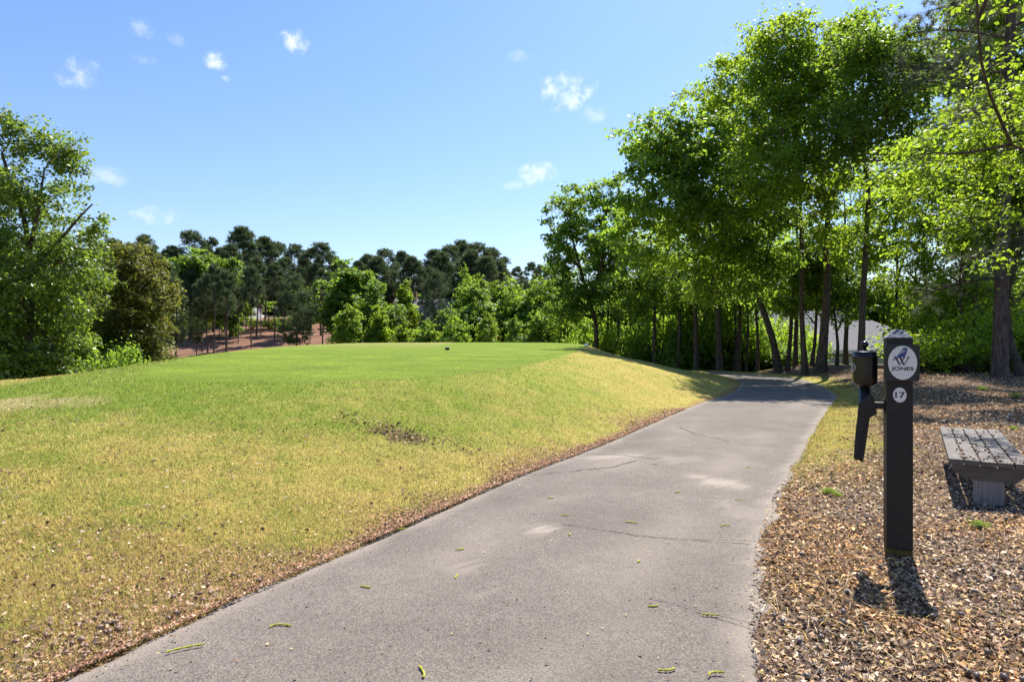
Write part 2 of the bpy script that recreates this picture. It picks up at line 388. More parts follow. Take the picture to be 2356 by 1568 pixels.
t.links.new(c1, p.inputs['Base Color']); p.inputs['Roughness'].default_value = .95; p.inputs['Specular IOR Level'].default_value = .05
bp = nd(t, 'ShaderNodeBump', Strength=.55, Distance=.03); t.links.new(n1.outputs['Fac'], bp.inputs['Height']); t.links.new(bp.outputs[0], p.inputs['Normal'])
M['ground'] = m
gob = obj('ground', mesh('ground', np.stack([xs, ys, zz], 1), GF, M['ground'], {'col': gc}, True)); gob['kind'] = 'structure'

# ------------------------------------------------------------------ asphalt cart path
m, t, p, o = newmat('asphalt')
tcn = t.nodes.new('ShaderNodeTexCoord')
def tnoise(scale, detail=5.0, rough=.6, typ='ShaderNodeTexNoise'):
    n = nd(t, typ, Scale=scale); t.links.new(tcn.outputs['Object'], n.inputs['Vector'])
    if typ == 'ShaderNodeTexNoise': n.inputs['Detail'].default_value = detail; n.inputs['Roughness'].default_value = rough
    return n
def ramp(src, a, b, lo=0., hi=1.):
    r = nd(t, 'ShaderNodeMapRange'); r.inputs['From Min'].default_value = a; r.inputs['From Max'].default_value = b; r.inputs['To Min'].default_value = lo; r.inputs['To Max'].default_value = hi
    t.links.new(src, r.inputs['Value']); return r.outputs[0]
big = tnoise(.9, 5, .65); mid = tnoise(9, 5, .7); fine = tnoise(170, 2, .6); vor = tnoise(120, typ='ShaderNodeTexVoronoi'); vor2 = tnoise(140, typ='ShaderNodeTexVoronoi')
c = mixc(t, ramp(big.outputs['Fac'], .32, .68), (.140, .116, .096), (.205, .172, .144))
c = mixc(t, ramp(mid.outputs['Fac'], .3, .75, 0, .45), c, (.112, .090, .074))
st = tnoise(.35, 6, .7); c = mixc(t, ramp(st.outputs['Fac'], .48, .70, 0, .5), c, (.092, .076, .063))
c = mixc(t, 1.0, c, ramp(vor.outputs['Color'], 0, 1, .74, 1.34), 'MULTIPLY'); c = mixc(t, 1.0, c, ramp(vor.outputs['Distance'], .30, .75, 1.06, .70), 'MULTIPLY')
c = mixc(t, 1.0, c, ramp(fine.outputs['Fac'], .3, .7, .82, 1.18), 'MULTIPLY')
c = mixc(t, ramp(vor2.outputs['Color'], .93, .97, 0, .55), c, (.028, .026, .025))
c = mixc(t, ramp(vor2.outputs['Color'], .06, .02, 0, .4), c, (.36, .34, .31))
at = nd(t, 'ShaderNodeAttribute', attribute_name='wear')                       # pale worn scars and dusty edges
c = mixc(t, at.outputs['Fac'], c, (.31, .255, .205))
t.links.new(c, p.inputs['Base Color']); p.inputs['Roughness'].default_value = .88; p.inputs['Specular IOR Level'].default_value = .25
bp = nd(t, 'ShaderNodeBump', Strength=.7, Distance=.004, invert=True); t.links.new(vor.outputs['Distance'], bp.inputs['Height'])
bp2 = nd(t, 'ShaderNodeBump', Strength=.3, Distance=.010); t.links.new(mid.outputs['Fac'], bp2.inputs['Height']); t.links.new(bp.outputs[0], bp2.inputs['Normal'])
t.links.new(bp2.outputs[0], p.inputs['Normal']); M['asphalt'] = m
PA, PB = smooth_poly(LE, 620), smooth_poly(RE, 620)
tt = np.linspace(0, 1, 620); cross = np.concatenate([[0, .004], np.linspace(.02, .98, 33), [.996, 1]])
jl = .17 * (fbm(tt * 300, tt * 0, 1.0, 61, 4) - .5); jr = .22 * (fbm(tt * 300, tt * 0 + 9, 1.0, 71, 4) - .5)
dirv = unit(PB - PA); PA = PA + dirv * jl[:, None]; PB = PB + dirv * jr[:, None]
PX = PA[:, None] * (1 - cross[None, :, None]) + PB[:, None] * cross[None, :, None]
px, py = PX[..., 0].ravel(), PX[..., 1].ravel()
prof = np.tile(np.where(cross * (1 - cross) < 1e-9, -.030, 0.006 + .012 * np.minimum(1, np.minimum(cross, 1 - cross) * 6)), 620)
pz = height(px, py) + prof + .008 * (fbm(px, py, 2.2, 81) - .5)
def spot(x, y, cx_, cy_, a, b, ang=0):
    dx, dy = x - cx_, y - cy_; c_, s_ = math.cos(ang), math.sin(ang); u = (dx * c_ + dy * s_) / a; v = (-dx * s_ + dy * c_) / b
    return np.exp(-(u * u + v * v))
nn = fbm(px, py, 6, 91, 4); nb = fbm(px, py, 22, 95, 3)
wear = np.zeros(px.shape)
for (ix, iy, a, b, k) in ((1245, 1222, .10, .11, .9), (1650, 1112, .17, .34, .85), (1430, 1052, .42, .14, .7), (1068, 1312, .07, .09, .5), (1560, 1060, .3, .25, .35), (1700, 1180, .15, .3, .35)):
    wx, wy = gp(ix, iy); wear = np.maximum(wear, k * sstep(.25, .8, spot(px, py, wx, wy, a, b, .3) + 1.0 * (nn - .5) + .4 * (nb - .5)))
ed = np.tile(np.minimum(cross, 1 - cross), 620)
lat = np.tile(cross, 620); wear = np.maximum(wear, .30 * (np.exp(-((lat - .28) / .09) ** 2) + np.exp(-((lat - .72) / .09) ** 2)) * sstep(.35, .75, fbm(px, py, 1.1, 97, 4)))
wear = np.maximum(wear, .55 * sstep(.07, 0, ed + .08 * (nn - .5)))
ii = (np.arange(619)[:, None] * len(cross) + np.arange(len(cross) - 1)[None, :]).ravel()
pth = obj('cart_path', mesh('cart_path', np.stack([px, py, pz], 1), np.stack([ii, ii + 1, ii + len(cross) + 1, ii + len(cross)], 1), M['asphalt'], {'wear': wear}, True)); pth['kind'] = 'structure'
def path_z(x, y): return height(x, y) + .019
# cracks in the asphalt: ragged thin strips just above the surface
def crack(pts, w):
    P = smooth_poly([gp(*q) for q in pts], 70); tdir = unit(np.gradient(P, axis=0)); nrm = np.stack([-tdir[:, 1], tdir[:, 0]], 1)
    P = P + nrm * (.05 * (fbm(P[:, 0] * 9, P[:, 1] * 9, 1, 3, 4) - .5))[:, None]
    ww = w * (.25 + 1.1 * rng.random(70)); ww[0] = ww[-1] = .0005
    A = P + nrm * ww[:, None]; B = P - nrm * ww[:, None]
    V = np.concatenate([A, B]); z = path_z(V[:, 0], V[:, 1]) + .005 + .008 * (fbm(V[:, 0], V[:, 1], 2.2, 81) - .5)
    i = np.arange(69); F = np.stack([i, i + 1, i + 71, i + 70], 1)
    obj('crack', mesh('crack', np.column_stack([V, z]), F, M['asphalt_crack']), pth)
crack([(1180, 1098), (1300, 1090), (1400, 1080), (1470, 1062), (1530, 1058)], .0065)
crack([(1290, 1212), (1400, 1228), (1520, 1245), (1640, 1250), (1730, 1252)], .0042)
crack([(1345, 1046), (1420, 1050), (1500, 1058)], .0065)
crack([(1490, 1385), (1590, 1408), (1700, 1440), (1740, 1452)], .003)
crack([(1560, 985), (1600, 1000), (1680, 1020)], .006)

# ------------------------------------------------------------------ grass blades and leaf litter (nobody could count them)
def scatter(n, y0, y1, powr, seed):
    r = np.random.default_rng(seed); u = r.random(n); k = 1 - powr
    y = (y0 ** k + u * (y1 ** k - y0 ** k)) ** (1 / k)
    return r, y
def blades(P, h, w, col, r, lean=(.3, 1.2)):
    n = len(P); a = r.random(n) * 2 * math.pi; t = lean[0] + (lean[1] - lean[0]) * r.random(n)
    side = np.stack([np.cos(a), np.sin(a), 0 * a], 1); b = a + math.pi / 2 + (r.random(n) - .5) * 1.6
    up = np.stack([np.cos(b) * np.sin(t), np.sin(b) * np.sin(t), np.cos(t)], 1)
    V = np.stack([P - side * w[:, None] / 2, P + side * w[:, None] / 2, P + up * h[:, None]], 1).reshape(-1, 3)
    C = np.repeat(col, 3, 0); C[2::3] *= 1.12
    return V, np.arange(3 * n).reshape(-1, 3), C
M['blade'] = colmat('grass blade', .38, .6, .15)
NB = 470000
r, y = scatter(NB, 1.7, 17, 1.75, 5)
xl = np.interp(y, LE[:200, 1], LE[:200, 0]); x0 = -1.0 * y - .8
x = x0 + (xl + .03 - x0) * r.random(NB)
f = fields(x, y); c, lw, mw, g = ground_color(x, y, f)
keep = (~f[2]) & (r.random(NB) < np.clip(lw + .15, 0, 1)) & (r.random(NB) < np.where(f[3] | (f[0] < .15), .35, 1))
x, y, c, g, lw = x[keep], y[keep], c[keep], g[keep], lw[keep]; s_ = f[0][keep]; n = len(x)
pick = r.random(n) < np.clip(g * 1.05 + .06, 0, 1)
bc = np.where(pick[:, None], np.array([.200, .265, .036]), np.array([.52, .420, .150])) * (.45 + 1.1 * r.random((n, 1))) * (1 + .2 * (r.random((n, 3)) - .5))
bc = .90 * bc + .28 * c
tee_ = s_ < .15; bc[tee_] = c[tee_] * (.85 + .4 * r.random((tee_.sum(), 1)))
h = (.016 + .026 * r.random(n)) * np.where(tee_, .4, 1) * (1 + .03 * y); w = (.0026 + .0022 * r.random(n)) * (1 + .16 * np.maximum(y - 2, 0))
P = np.stack([x, y, height(x, y) - .002], 1)
B1 = blades(P, h, w, bc, r)
gr = obj('lawn_grass', mesh('lawn_grass', B1[0], B1[1], M['blade'], {'col': B1[2]})); gr['kind'] = 'stuff'; tag(gr, 'short mown grass, half straw and half green, covering the mound beside the path', 'grass')
# dry strip right of the path
NB = 60000
r, y = scatter(NB, 2.2, 19, 1.3, 6)
xr = np.interp(y, RE[:200, 1], RE[:200, 0]); x = xr + 2.6 * r.random(NB) ** 1.5
f = fields(x, y); c, lw, mw, g = ground_color(x, y, f); keep = (~f[2]) & (r.random(NB) < lw * .9 + .04)
x, y, c = x[keep], y[keep], c[keep]; n = len(x)
bc = np.where((r.random(n) < .38 * vnoise(x, y, 1.5, 7))[:, None], np.array([.17, .25, .03]), np.array([.48, .335, .10])) * (.6 + .8 * r.random((n, 1)))
B2 = blades(np.stack([x, y, height(x, y)], 1), .02 + .035 * r.random(n), (.0025 + .002 * r.random(n)) * (1 + .12 * np.maximum(y - 2, 0)), bc, r)
gr = obj('dry_grass', mesh('dry_grass', B2[0], B2[1], M['blade'], {'col': B2[2]})); gr['kind'] = 'stuff'; tag(gr, 'thin golden dry grass between the asphalt and the leaf mulch', 'grass')

M['litter'] = colmat('leaf litter', .12, .75, .25)
LITC = np.array([[.52, .37, .24], [.42, .27, .16], [.26, .16, .105], [.64, .51, .37], [.10, .066, .05], [.50, .33, .14], [.42, .30, .22], [.055, .040, .034]])
def litter(x, y, z, size, r, aspect=(.35, .8), tilt=.5, pal=LITC, wts=None):
    """small curled leaf scraps: a bent quad each"""
    n = len(x); a = r.random(n) * 2 * math.pi
    d = np.stack([np.cos(a), np.sin(a), tilt * (r.random(n) - .5) * 1.6], 1); d = unit(d)
    up = unit(np.stack([tilt * r.normal(size=n) * .7, tilt * r.normal(size=n) * .7, np.ones(n)], 1)); s = unit(np.cross(d, up)); up = np.cross(s, d)
    asp = aspect[0] + (aspect[1] - aspect[0]) * r.random(n); L = size; W = L * asp
    c0 = np.stack([x, y, z], 1) + up * (.2 * L)[:, None]
    cur = (r.random(n) - .25) * .5 * L
    V = np.stack([c0 - d * L[:, None] / 2, c0 + s * W[:, None] / 2 + up * cur[:, None], c0 + d * L[:, None] / 2, c0 - s * W[:, None] / 2 + up * cur[:, None]], 1).reshape(-1, 3)
    col = pal[r.choice(len(pal), n, p=wts)] * (.5 + 1.0 * r.random((n, 1)))
    return V, np.arange(4 * n).reshape(-1, 4), np.repeat(col, 4, 0)
# on the mulch bed, right of the path
NL = 190000
r, y = scatter(NL, 1.75, 24, 1.55, 7)
xr = np.interp(y, RE[:200, 1], RE[:200, 0]); x = xr - .04 + (1.05 * y + 1.5 - xr) * r.random(NL)
f = fields(x, y); c, lw, mw, g = ground_color(x, y, f)
keep = (r.random(NL) < np.clip(mw + .1, 0, 1)) & (~f[2] | (r.random(NL) < .25)); x, y = x[keep], y[keep]; n = len(x)
size = (.007 + .026 * r.random(n) ** 2.2) * (1 + .09 * np.maximum(y - 2.5, 0))
z = height(x, y) + np.where(f[2][keep], .03, 0)
L1_ = litter(x, y, z, size, r, tilt=1.15)
warm = np.repeat(sstep(.42, .68, fbm(x, y, 1.3, 141, 3)), 4)[:, None]; L1_[2][:] = L1_[2] * (1 - warm) + L1_[2] * np.array([1.16, 1.0, .76]) * warm           # golden drifts of pine straw among grey leaves
damp = np.repeat(sstep(.50, .72, fbm(x, y, .9, 151, 3)), 4)[:, None]; L1_[2][:] = L1_[2] * 1.08 * (1 - .22 * damp)
pn = 8000; r2, y2 = scatter(pn, 1.75, 12, 1.6, 8); xr = np.interp(y2, RE[:200, 1], RE[:200, 0]); x2 = xr + (1.05 * y2 + 1.5 - xr) * r2.random(pn)
L2_ = litter(x2, y2, height(x2, y2) + .006, (.02 + .09 * r2.random(pn) ** 2), r2, (.03, .05), .2, np.array([[.42, .30, .15], [.48, .38, .24], [.26, .17, .10], [.46, .32, .09]]))
Vj = np.concatenate([L1_[0], L2_[0]]); Fj = np.concatenate([L1_[1], L2_[1] + len(L1_[0])]); Cj = np.concatenate([L1_[2], L2_[2]])
lo = obj('leaf_mulch', mesh('leaf_mulch', Vj, Fj, M['litter'], {'col': Cj})); lo['kind'] = 'stuff'; tag(lo, 'brown mulch of dead leaves, pine straw and acorn husks under the bench', 'leaf litter')
# on the lawn: dense along the asphalt, thinning out up the slope
NL = 84000
r, y = scatter(NL, 1.7, 12, 1.5, 9)
xl = np.interp(y, LE[:200, 1], LE[:200, 0]); q = -np.log(1 - r.random(NL) * .985); x = xl + .04 - q * np.where(y < 3.6, .85, .24)
f = fields(x, y)
patch = fbm(x, y, 1.6, 111, 3)
keep = (r.random(NL) < sstep(.34, .58, patch) * .9 + sstep(.22, 0, f[4]) * .7) & ((~f[2]) | (f[4] < .05)); x, y = x[keep], y[keep]; n = len(x)
size = (.006 + .016 * r.random(n) ** 2.0) * (1 + .07 * np.maximum(y - 2.5, 0))
A1 = litter(x, y, height(x, y) + .010 + np.where(f[2][keep], .02, 0), size, r, tilt=.8, pal=np.array([[.44, .27, .17], [.36, .18, .10], [.25, .12, .07], [.52, .36, .24], [.13, .07, .045], [.42, .23, .11], [.30, .16, .10]]))
ns = 16000; r3 = np.random.default_rng(10); y3 = 2 + 13 * r3.random(ns) ** 1.6; x3 = -1.0 * y3 + (np.interp(y3, LE[:200, 1], LE[:200, 0]) + 1.0 * y3) * r3.random(ns)
f3 = fields(x3, y3); k3 = (f3[0] > .3) & ~f3[2] & (fbm(x3, y3, 1.1, 123, 3) > .42 + .12 * r3.random(ns)); x3, y3 = x3[k3], y3[k3]; n3_ = len(x3)
A2 = litter(x3, y3, height(x3, y3) + .014, .008 + .026 * r3.random(n3_) ** 2.5, r3, tilt=1.0, pal=np.array([[.14, .08, .05], [.30, .18, .11], [.55, .43, .30], [.08, .05, .04], [.40, .26, .16]]))
nh = 260; hx = -1.15 + .30 * r3.normal(size=nh); hy = 6.3 + .12 * r3.normal(size=nh)
A3 = litter(hx, hy, height(hx, hy) + .012, .02 + .03 * r3.random(nh), r3, tilt=.9, pal=np.array([[.10, .06, .04], [.22, .13, .08], [.38, .24, .15]]))
Vj = np.concatenate([A1[0], A2[0], A3[0]]); Fj = np.concatenate([A1[1], A2[1] + len(A1[0]), A3[1] + len(A1[0]) + len(A2[0])]); Cj = np.concatenate([A1[2], A2[2], A3[2]])
lo = obj('fallen_leaf_scraps', mesh('fallen_leaf_scraps', Vj, Fj, M['litter'], {'col': Cj})); lo['kind'] = 'stuff'; tag(lo, 'reddish brown leaf scraps strewn over the grass margin of the path', 'leaf litter')
# crumbs on the asphalt
r4 = np.random.default_rng(12); nc = 2600; y4 = 1.9 + 12 * r4.random(nc) ** 2; xl = np.interp(y4, LE[:200, 1], LE[:200, 0]); xr = np.interp(y4, RE[:200, 1], RE[:200, 0])
e4 = r4.random(nc) ** 2.2 * .5; e4 = np.where(r4.random(nc) < .55, 1 - e4, e4); x4 = xl + (xr - xl) * (.01 + .98 * e4)
A4 = litter(x4, y4, path_z(x4, y4) + .002, .005 + .013 * r4.random(nc) ** 2, r4, tilt=.5, pal=np.array([[.12, .08, .05], [.30, .18, .11], [.40, .30, .14], [.20, .17, .15]]))
lo = obj('path_crumbs', mesh('path_crumbs', A4[0], A4[1], M['litter'], {'col': A4[2]})); lo['kind'] = 'stuff'; tag(lo, 'tiny dry crumbs of leaves and twigs lying on the asphalt', 'leaf litter')

# ------------------------------------------------------------------ trees
def W(x, y, d): return np.array([(x - CX) / FPX * d, d, EYE - (y - CY) / FPX * d])
def leaf_quads(P, Nrm, size, r, asp=.62):
    n = len(P); tdir = unit(np.cross(Nrm, unit(r.normal(size=(n, 3))))); s = np.cross(Nrm, tdir)
    L = size[:, None]; f = .16
    V = np.stack([P - tdir * L / 2, P + s * L * asp / 2 + Nrm * L * f, P + tdir * L / 2, P - s * L * asp / 2 + Nrm * L * f], 1).reshape(-1, 3)
    return V, np.arange(4 * n).reshape(-1, 4)
def crown_points(ells, ncl, r, shell=2.0, gap=.0):
    """cluster centres spread through overlapping ellipsoids, more of them towards the outside"""
    vol = np.array([e[3] * e[4] * e[5] for e in ells]) ** .72; pick = r.choice(len(ells), ncl, p=vol / vol.sum())
    E = np.array(ells)[pick]; d = unit(r.normal(size=(ncl, 3))); rad = r.random(ncl) ** (1 / (1 + shell))
    return E[:, :3] + d * rad[:, None] * E[:, 3:], d
def decid(name, label, cat_group, base, trunk, tw, limbs, ells, nleaf, leaf, mat, seed, bark='bark', ncl=None, clus=.55, flat=.6, twigs=False):
    """tree with its trunk and limbs as tubes and a crown of separate leaves gathered in sprays; coordinates relative to base"""
    r = np.random.default_rng(seed)
    root = empty(name, base); tag(root, label, 'tree', cat_group)
    tr = smooth_poly(trunk, 22); L = np.linspace(0, 1, 22)
    tr[1:-1, :2] += tw * .35 * (np.stack([fbm(tr[:, 2], tr[:, 2] * 0, .5, seed), fbm(tr[:, 2], tr[:, 2] * 0 + 5, .5, seed + 3)], 1)[1:-1] - .5)
    rad = tw / 2 * (1 - .72 * L) * (1 + .55 * np.exp(-L * 22)); tr[0, 2] -= .25
    tv = [tube(tr, rad, 9)]
    skel = [np.column_stack([tr[8:], rad[8:]])]; bv = []
    for lb in limbs:
        q = smooth_poly(lb, 12); rr = tw * .30 * (1 - .75 * np.linspace(0, 1, 12)); bv.append(tube(q, rr, 6)); skel.append(np.column_stack([q, rr]))
    ncl = ncl or max(30, int(nleaf / 110)); C, D = crown_points(ells, ncl, r)
    ztop = max(p[2] for p in trunk)
    main = r.choice(ncl, min(ncl, 18), replace=False)
    S = np.concatenate(skel)
    for k in main:                                                   # main boughs
        c = C[k]; cand = S[S[:, 2] < c[2] - .1]; cand = cand if len(cand) else S
        a = cand[np.argmin(np.linalg.norm(cand[:, :3] - c - np.array([0, 0, -.9]), axis=1))]
        midp = .5 * (a[:3] + c) + r.normal(size=3) * .18 + np.array([0, 0, -.05 * np.linalg.norm(c - a[:3])])
        q = smooth_poly([a[:3], midp, c], 7); rr = np.linspace(max(.030, a[3] * .62), .012, 7); bv.append(tube(q, rr, 5)); S = np.concatenate([S, np.column_stack([q[2:], rr[2:]])])
    for k in range(ncl):                                             # twigs that carry each spray
        c = C[k]; dd = np.linalg.norm(S[:, :3] - c - np.array([0, 0, -.3]), axis=1); a = S[np.argmin(dd)]
        q = np.array([a[:3], .5 * (a[:3] + c) + r.normal(size=3) * .12, c]); bv.append(tube(q, [min(.018, a[3] * .6), .011, .005], 3))
    per = r.multinomial(nleaf, np.full(ncl, 1 / ncl)); idx = np.repeat(np.arange(ncl), per); K = 7
    sc_ = clus * (.65 + .9 * r.random(ncl)); az = r.random((ncl, K)) * 2 * math.pi                       # twiglets that carry the leaves
    TD = np.stack([np.cos(az), np.sin(az), flat * r.normal(size=(ncl, K)) * .8], -1) + .5 * D[:, None] * np.array([1, 1, .6]); TD = unit(TD)
    kk = r.integers(0, K, nleaf); uu = r.random(nleaf) ** .75; ln = sc_[idx] * 1.25
    off = TD[idx, kk] * (uu * ln)[:, None] + r.normal(size=(nleaf, 3)) * (.085 + .07 * sc_[idx])[:, None] * np.array([1, 1, .7])
    P = C[idx] + off; P[:, 2] -= .16 * uu * uu * ln
    if twigs:
        for k in range(ncl):
            for j in range(0, K, 2):
                e_ = C[k] + TD[k, j] * sc_[k] * 1.1; bv.append(tube(np.array([C[k], e_]), [.006, .002], 3))
    Nr = unit(np.stack([np.zeros(nleaf), np.zeros(nleaf), np.full(nleaf, .75)], 1) + .45 * D[idx] + .62 * r.normal(size=(nleaf, 3)))
    sz = leaf * (.45 + 1.0 * r.random(nleaf))
    V, F = leaf_quads(P, Nr, sz, r)
    tint = np.clip(.42 + .85 * (r.random(ncl)[idx] - .5) + .6 * (r.random(nleaf) - .5), 0, 1)
    Vb, Fb = join(tv + bv); obj('trunk', mesh('trunk', Vb, Fb, M[bark], None, True), root)
    obj('crown', mesh('crown', V, F, M[mat], {'tint': np.repeat(tint, 4)}), root)
    return root
def decid_px(name, label, d, trunk, twpx, limbs, crowns, nleaf, leaf, mat, seed, group=None, depth=1.15, coff=0, extra=(), **kw):
    """the same, laid out from the photograph: every part stands at distance d and has depth of its own"""
    bx = (trunk[0][0] - CX) / FPX * d; bz = hz(bx, d); base = np.array([bx, d, bz])
    r = np.random.default_rng(seed + 999)
    tr = [W(x, y, d) - base for x, y in trunk]; tr[0][:] = 0
    for i in range(1, len(tr)): tr[i][1] += r.normal() * .12 * i
    lb = []
    for l in limbs:
        q = [W(x, y, d) - base for x, y in l]; s = r.choice([-1, 1])
        for i in range(len(q)): q[i][1] += s * .35 * i
        lb.append(q)
    ells = []
    for (x, y, a, b) in crowns:
        c = W(x, y, d) - base; rx, rz = a / FPX * d, b / FPX * d; ry = max(rx * depth, .6 * rz)
        c += (W(x, y, d + coff) - W(x, y, d)); c[1] += r.normal() * .35 * rx; ells.append((*c, rx, ry, rz))
    for e in extra: ells.append((e[0] - base[0], e[1] - base[1], e[2] - base[2], *e[3:]))
    return decid(name, label, group, base, tr, .88 * twpx / FPX * d, lb, ells, nleaf, leaf, mat, seed, twigs=d < 34, **kw)
def copy_tree(src, loc, rz, scl, label=None, group=None):
    c = src.copy(); COL.objects.link(c); c.location = loc; c.rotation_euler = (0, 0, rz); c.scale = scl
    if label: c['label'] = label
    if group: c['group'] = group
    for ch in src.children:
        d = ch.copy(); COL.objects.link(d); d.parent = c
    return c
# --- right-hand wood, from the mound towards the bench
WOOD = 'tall trees at the edge of the right-hand wood'
decid_px('hardwood_tree', 'forked slender tree whose airy crown ends the wood beside the tee mound', 44, [(1372, 812), (1370, 740), (1356, 690), (1338, 620), (1305, 500)], 15,
         [[(1356, 690), (1384, 610), (1394, 480)], [(1338, 620), (1300, 580), (1260, 520)], [(1366, 720), (1330, 690), (1290, 660)]],
         [(1285, 520, 45, 75), (1330, 455, 50, 42), (1395, 470, 55, 60), (1345, 550, 80, 50), (1415, 560, 60, 80), (1290, 600, 40, 30), (1300, 690, 60, 50)], 19000, .22, 'leaf_deep', 101, WOOD)
decid_px('hardwood_tree', 'tree with a bare grey limb arching up and left to its top', 35, [(1655, 845), (1652, 700), (1648, 590), (1620, 494), (1575, 420), (1532, 345)], 17,
         [[(1648, 590), (1690, 500), (1700, 420)], [(1620, 494), (1540, 520), (1480, 540)], [(1575, 420), (1520, 420), (1460, 380)]],
         [(1480, 345, 60, 50), (1535, 325, 55, 45), (1560, 390, 80, 70), (1510, 450, 80, 55), (1600, 330, 60, 55), (1610, 460, 70, 90), (1470, 540, 60, 50)], 18000, .19, 'leaf_deep', 102, WOOD, coff=-9.5)
decid_px('hardwood_tree', 'narrow tall tree behind the leaning trunks at the shaded bend of the path', 36, [(1602, 838), (1600, 700), (1625, 500), (1655, 350), (1680, 200)], 12,
         [[(1625, 500), (1590, 440), (1580, 380)], [(1640, 420), (1700, 360), (1740, 300)]],
         [(1655, 235, 45, 70), (1690, 180, 55, 45), (1740, 240, 70, 85), (1660, 330, 75, 80), (1610, 560, 80, 70), (1730, 350, 60, 70), (1675, 450, 70, 70)], 18000, .17, 'leaf_bright', 103, WOOD, coff=-8.5)
decid_px('hardwood_tree', 'thin dark trunk beside the biggest fork, crown reaching highest', 27, [(1853, 856), (1848, 700), (1840, 560), (1828, 410), (1812, 240), (1810, 100)], 14,
         [[(1828, 410), (1790, 350), (1760, 280)], [(1818, 300), (1850, 220), (1860, 150)]],
         [(1805, 60, 55, 45), (1840, 100, 75, 70), (1770, 150, 55, 50), (1790, 270, 80, 80), (1745, 410, 80, 70), (1830, 190, 70, 60)], 18000, .15, 'leaf_bright', 104, WOOD, coff=-4.2)
decid_px('hardwood_tree', 'stoutest grey trunk dividing into two limbs, right beside the garage', 26.5, [(1888, 862), (1898, 700), (1905, 560), (1908, 462), (1900, 380), (1895, 260)], 24,
         [[(1908, 470), (1872, 395), (1846, 330), (1800, 250)], [(1908, 470), (1938, 400), (1972, 340), (2012, 300)], [(1876, 400), (1884, 320), (1892, 220)]],
         [(1900, 85, 80, 60), (1965, 105, 70, 65), (1880, 200, 95, 85), (1990, 220, 80, 80), (1825, 430, 70, 60), (1940, 540, 60, 50), (2010, 390, 50, 45), (1900, 320, 90, 60)], 19000, .15, 'leaf_bright', 105, WOOD, coff=-3.6)
decid_px('hardwood_tree', 'straight bare pole of a tree behind the ball washer', 23, [(1981, 850), (1985, 700), (1991, 560), (1986, 420), (1984, 320), (1988, 180)], 18,
         [[(1985, 330), (2030, 290), (2080, 270)], [(1985, 325), (1955, 300), (1930, 290)]],
         [(1990, 240, 80, 70), (2040, 160, 60, 80), (2060, 310, 70, 50), (1960, 330, 55, 35), (1975, 120, 50, 50)], 14000, .13, 'leaf_deep', 106, WOOD, coff=-3)
decid_px('hardwood_tree', 'slim bent trunk rising out of the shrubs right of the sign post', 28, [(2153, 860), (2149, 770), (2140, 690), (2127, 610), (2122, 520)], 16,
         [[(2140, 690), (2090, 640), (2060, 620)], [(2130, 630), (2170, 570), (2190, 520)]],
         [(2095, 570, 60, 45), (2160, 520, 75, 65), (2085, 640, 55, 30), (2180, 640, 65, 50), (2120, 450, 60, 40)], 12000, .13, 'leaf_bright', 107, WOOD)
decid_px('hardwood_tree', 'mid-sized trunk with a thinner companion among backlit shrubs behind the bench', 25, [(2205, 870), (2211, 760), (2215, 600), (2210, 450), (2200, 330)], 17,
         [[(2213, 640), (2250, 540), (2270, 450)], [(2210, 470), (2170, 410), (2150, 360)]],
         [(2185, 430, 80, 80), (2260, 420, 70, 80), (2150, 330, 70, 50), (2240, 540, 70, 50)], 15000, .13, 'leaf_yellow', 108, WOOD)
decid_px('sapling_tree', 'thin companion stem standing close to a mid-sized trunk behind the bench', 25, [(2233, 872), (2238, 780), (2231, 650), (2255, 520)], 9, [],
         [(2250, 560, 50, 60), (2230, 650, 50, 40)], 5000, .12, 'leaf_yellow', 109)
decid_px('hardwood_tree', 'dark trunk leaning strongly left at the bend of the path', 31, [(1794, 850), (1775, 770), (1749, 690), (1736, 600), (1730, 470)], 20,
         [[(1749, 690), (1770, 600), (1790, 540)], [(1738, 610), (1690, 560), (1660, 530)]],
         [(1720, 480, 80, 80), (1690, 620, 90, 65), (1775, 560, 60, 60)], 11400, .16, 'leaf_deep', 110, WOOD, coff=-4.5)
decid_px('hardwood_tree', 'slightly right-leaning trunk next to the strongly leaning one', 31, [(1812, 848), (1824, 720), (1836, 600), (1850, 520)], 12, [[(1832, 640), (1870, 590), (1900, 560)]],
         [(1850, 600, 55, 55), (1815, 690, 55, 35), (1880, 570, 50, 50)], 7000, .15, 'leaf_bright', 111, WOOD)
decid_px('hardwood_tree', 'leaning dark trunk at the right edge beside the long-needled pine', 19.5, [(2353, 886), (2332, 790), (2318, 690), (2316, 560), (2330, 330)], 20,
         [[(2317, 600), (2270, 520), (2240, 470)]], [(2290, 470, 70, 60), (2340, 330, 60, 80), (2330, 560, 50, 40), (2380, 420, 70, 90)], 17000, .12, 'leaf_bright', 112)
decid_px('hardwood_tree', 'pale yellow-green leafy boughs hanging into view above the bench', 12.5, [(2560, 960), (2550, 700), (2530, 500), (2500, 300), (2470, 100)], 34,
         [[(2540, 600), (2450, 470), (2350, 400), (2230, 370)], [(2510, 380), (2420, 290), (2300, 220)], [(2535, 560), (2440, 540), (2350, 560)]],
         [(2320, 150, 60, 40), (2270, 250, 80, 34), (2180, 320, 100, 26), (2075, 400, 75, 20), (2290, 360, 90, 34), (2330, 455, 60, 40), (2345, 600, 26, 42), (2150, 440, 70, 18), (2240, 520, 60, 22), (2420, 300, 90, 90), (2480, 180, 120, 110)],
         16500, .10, 'leaf_bright', 113, clus=.5, flat=.35, extra=[(7.7, 9.2, 7.3, 1.5, 1.3, .6), (8.9, 8.3, 7.8, 1.5, 1.2, .7), (9.6, 9.8, 7.6, 1.3, 1.2, .7)])  # extra boughs above the view, added to throw dappled shade by the bench
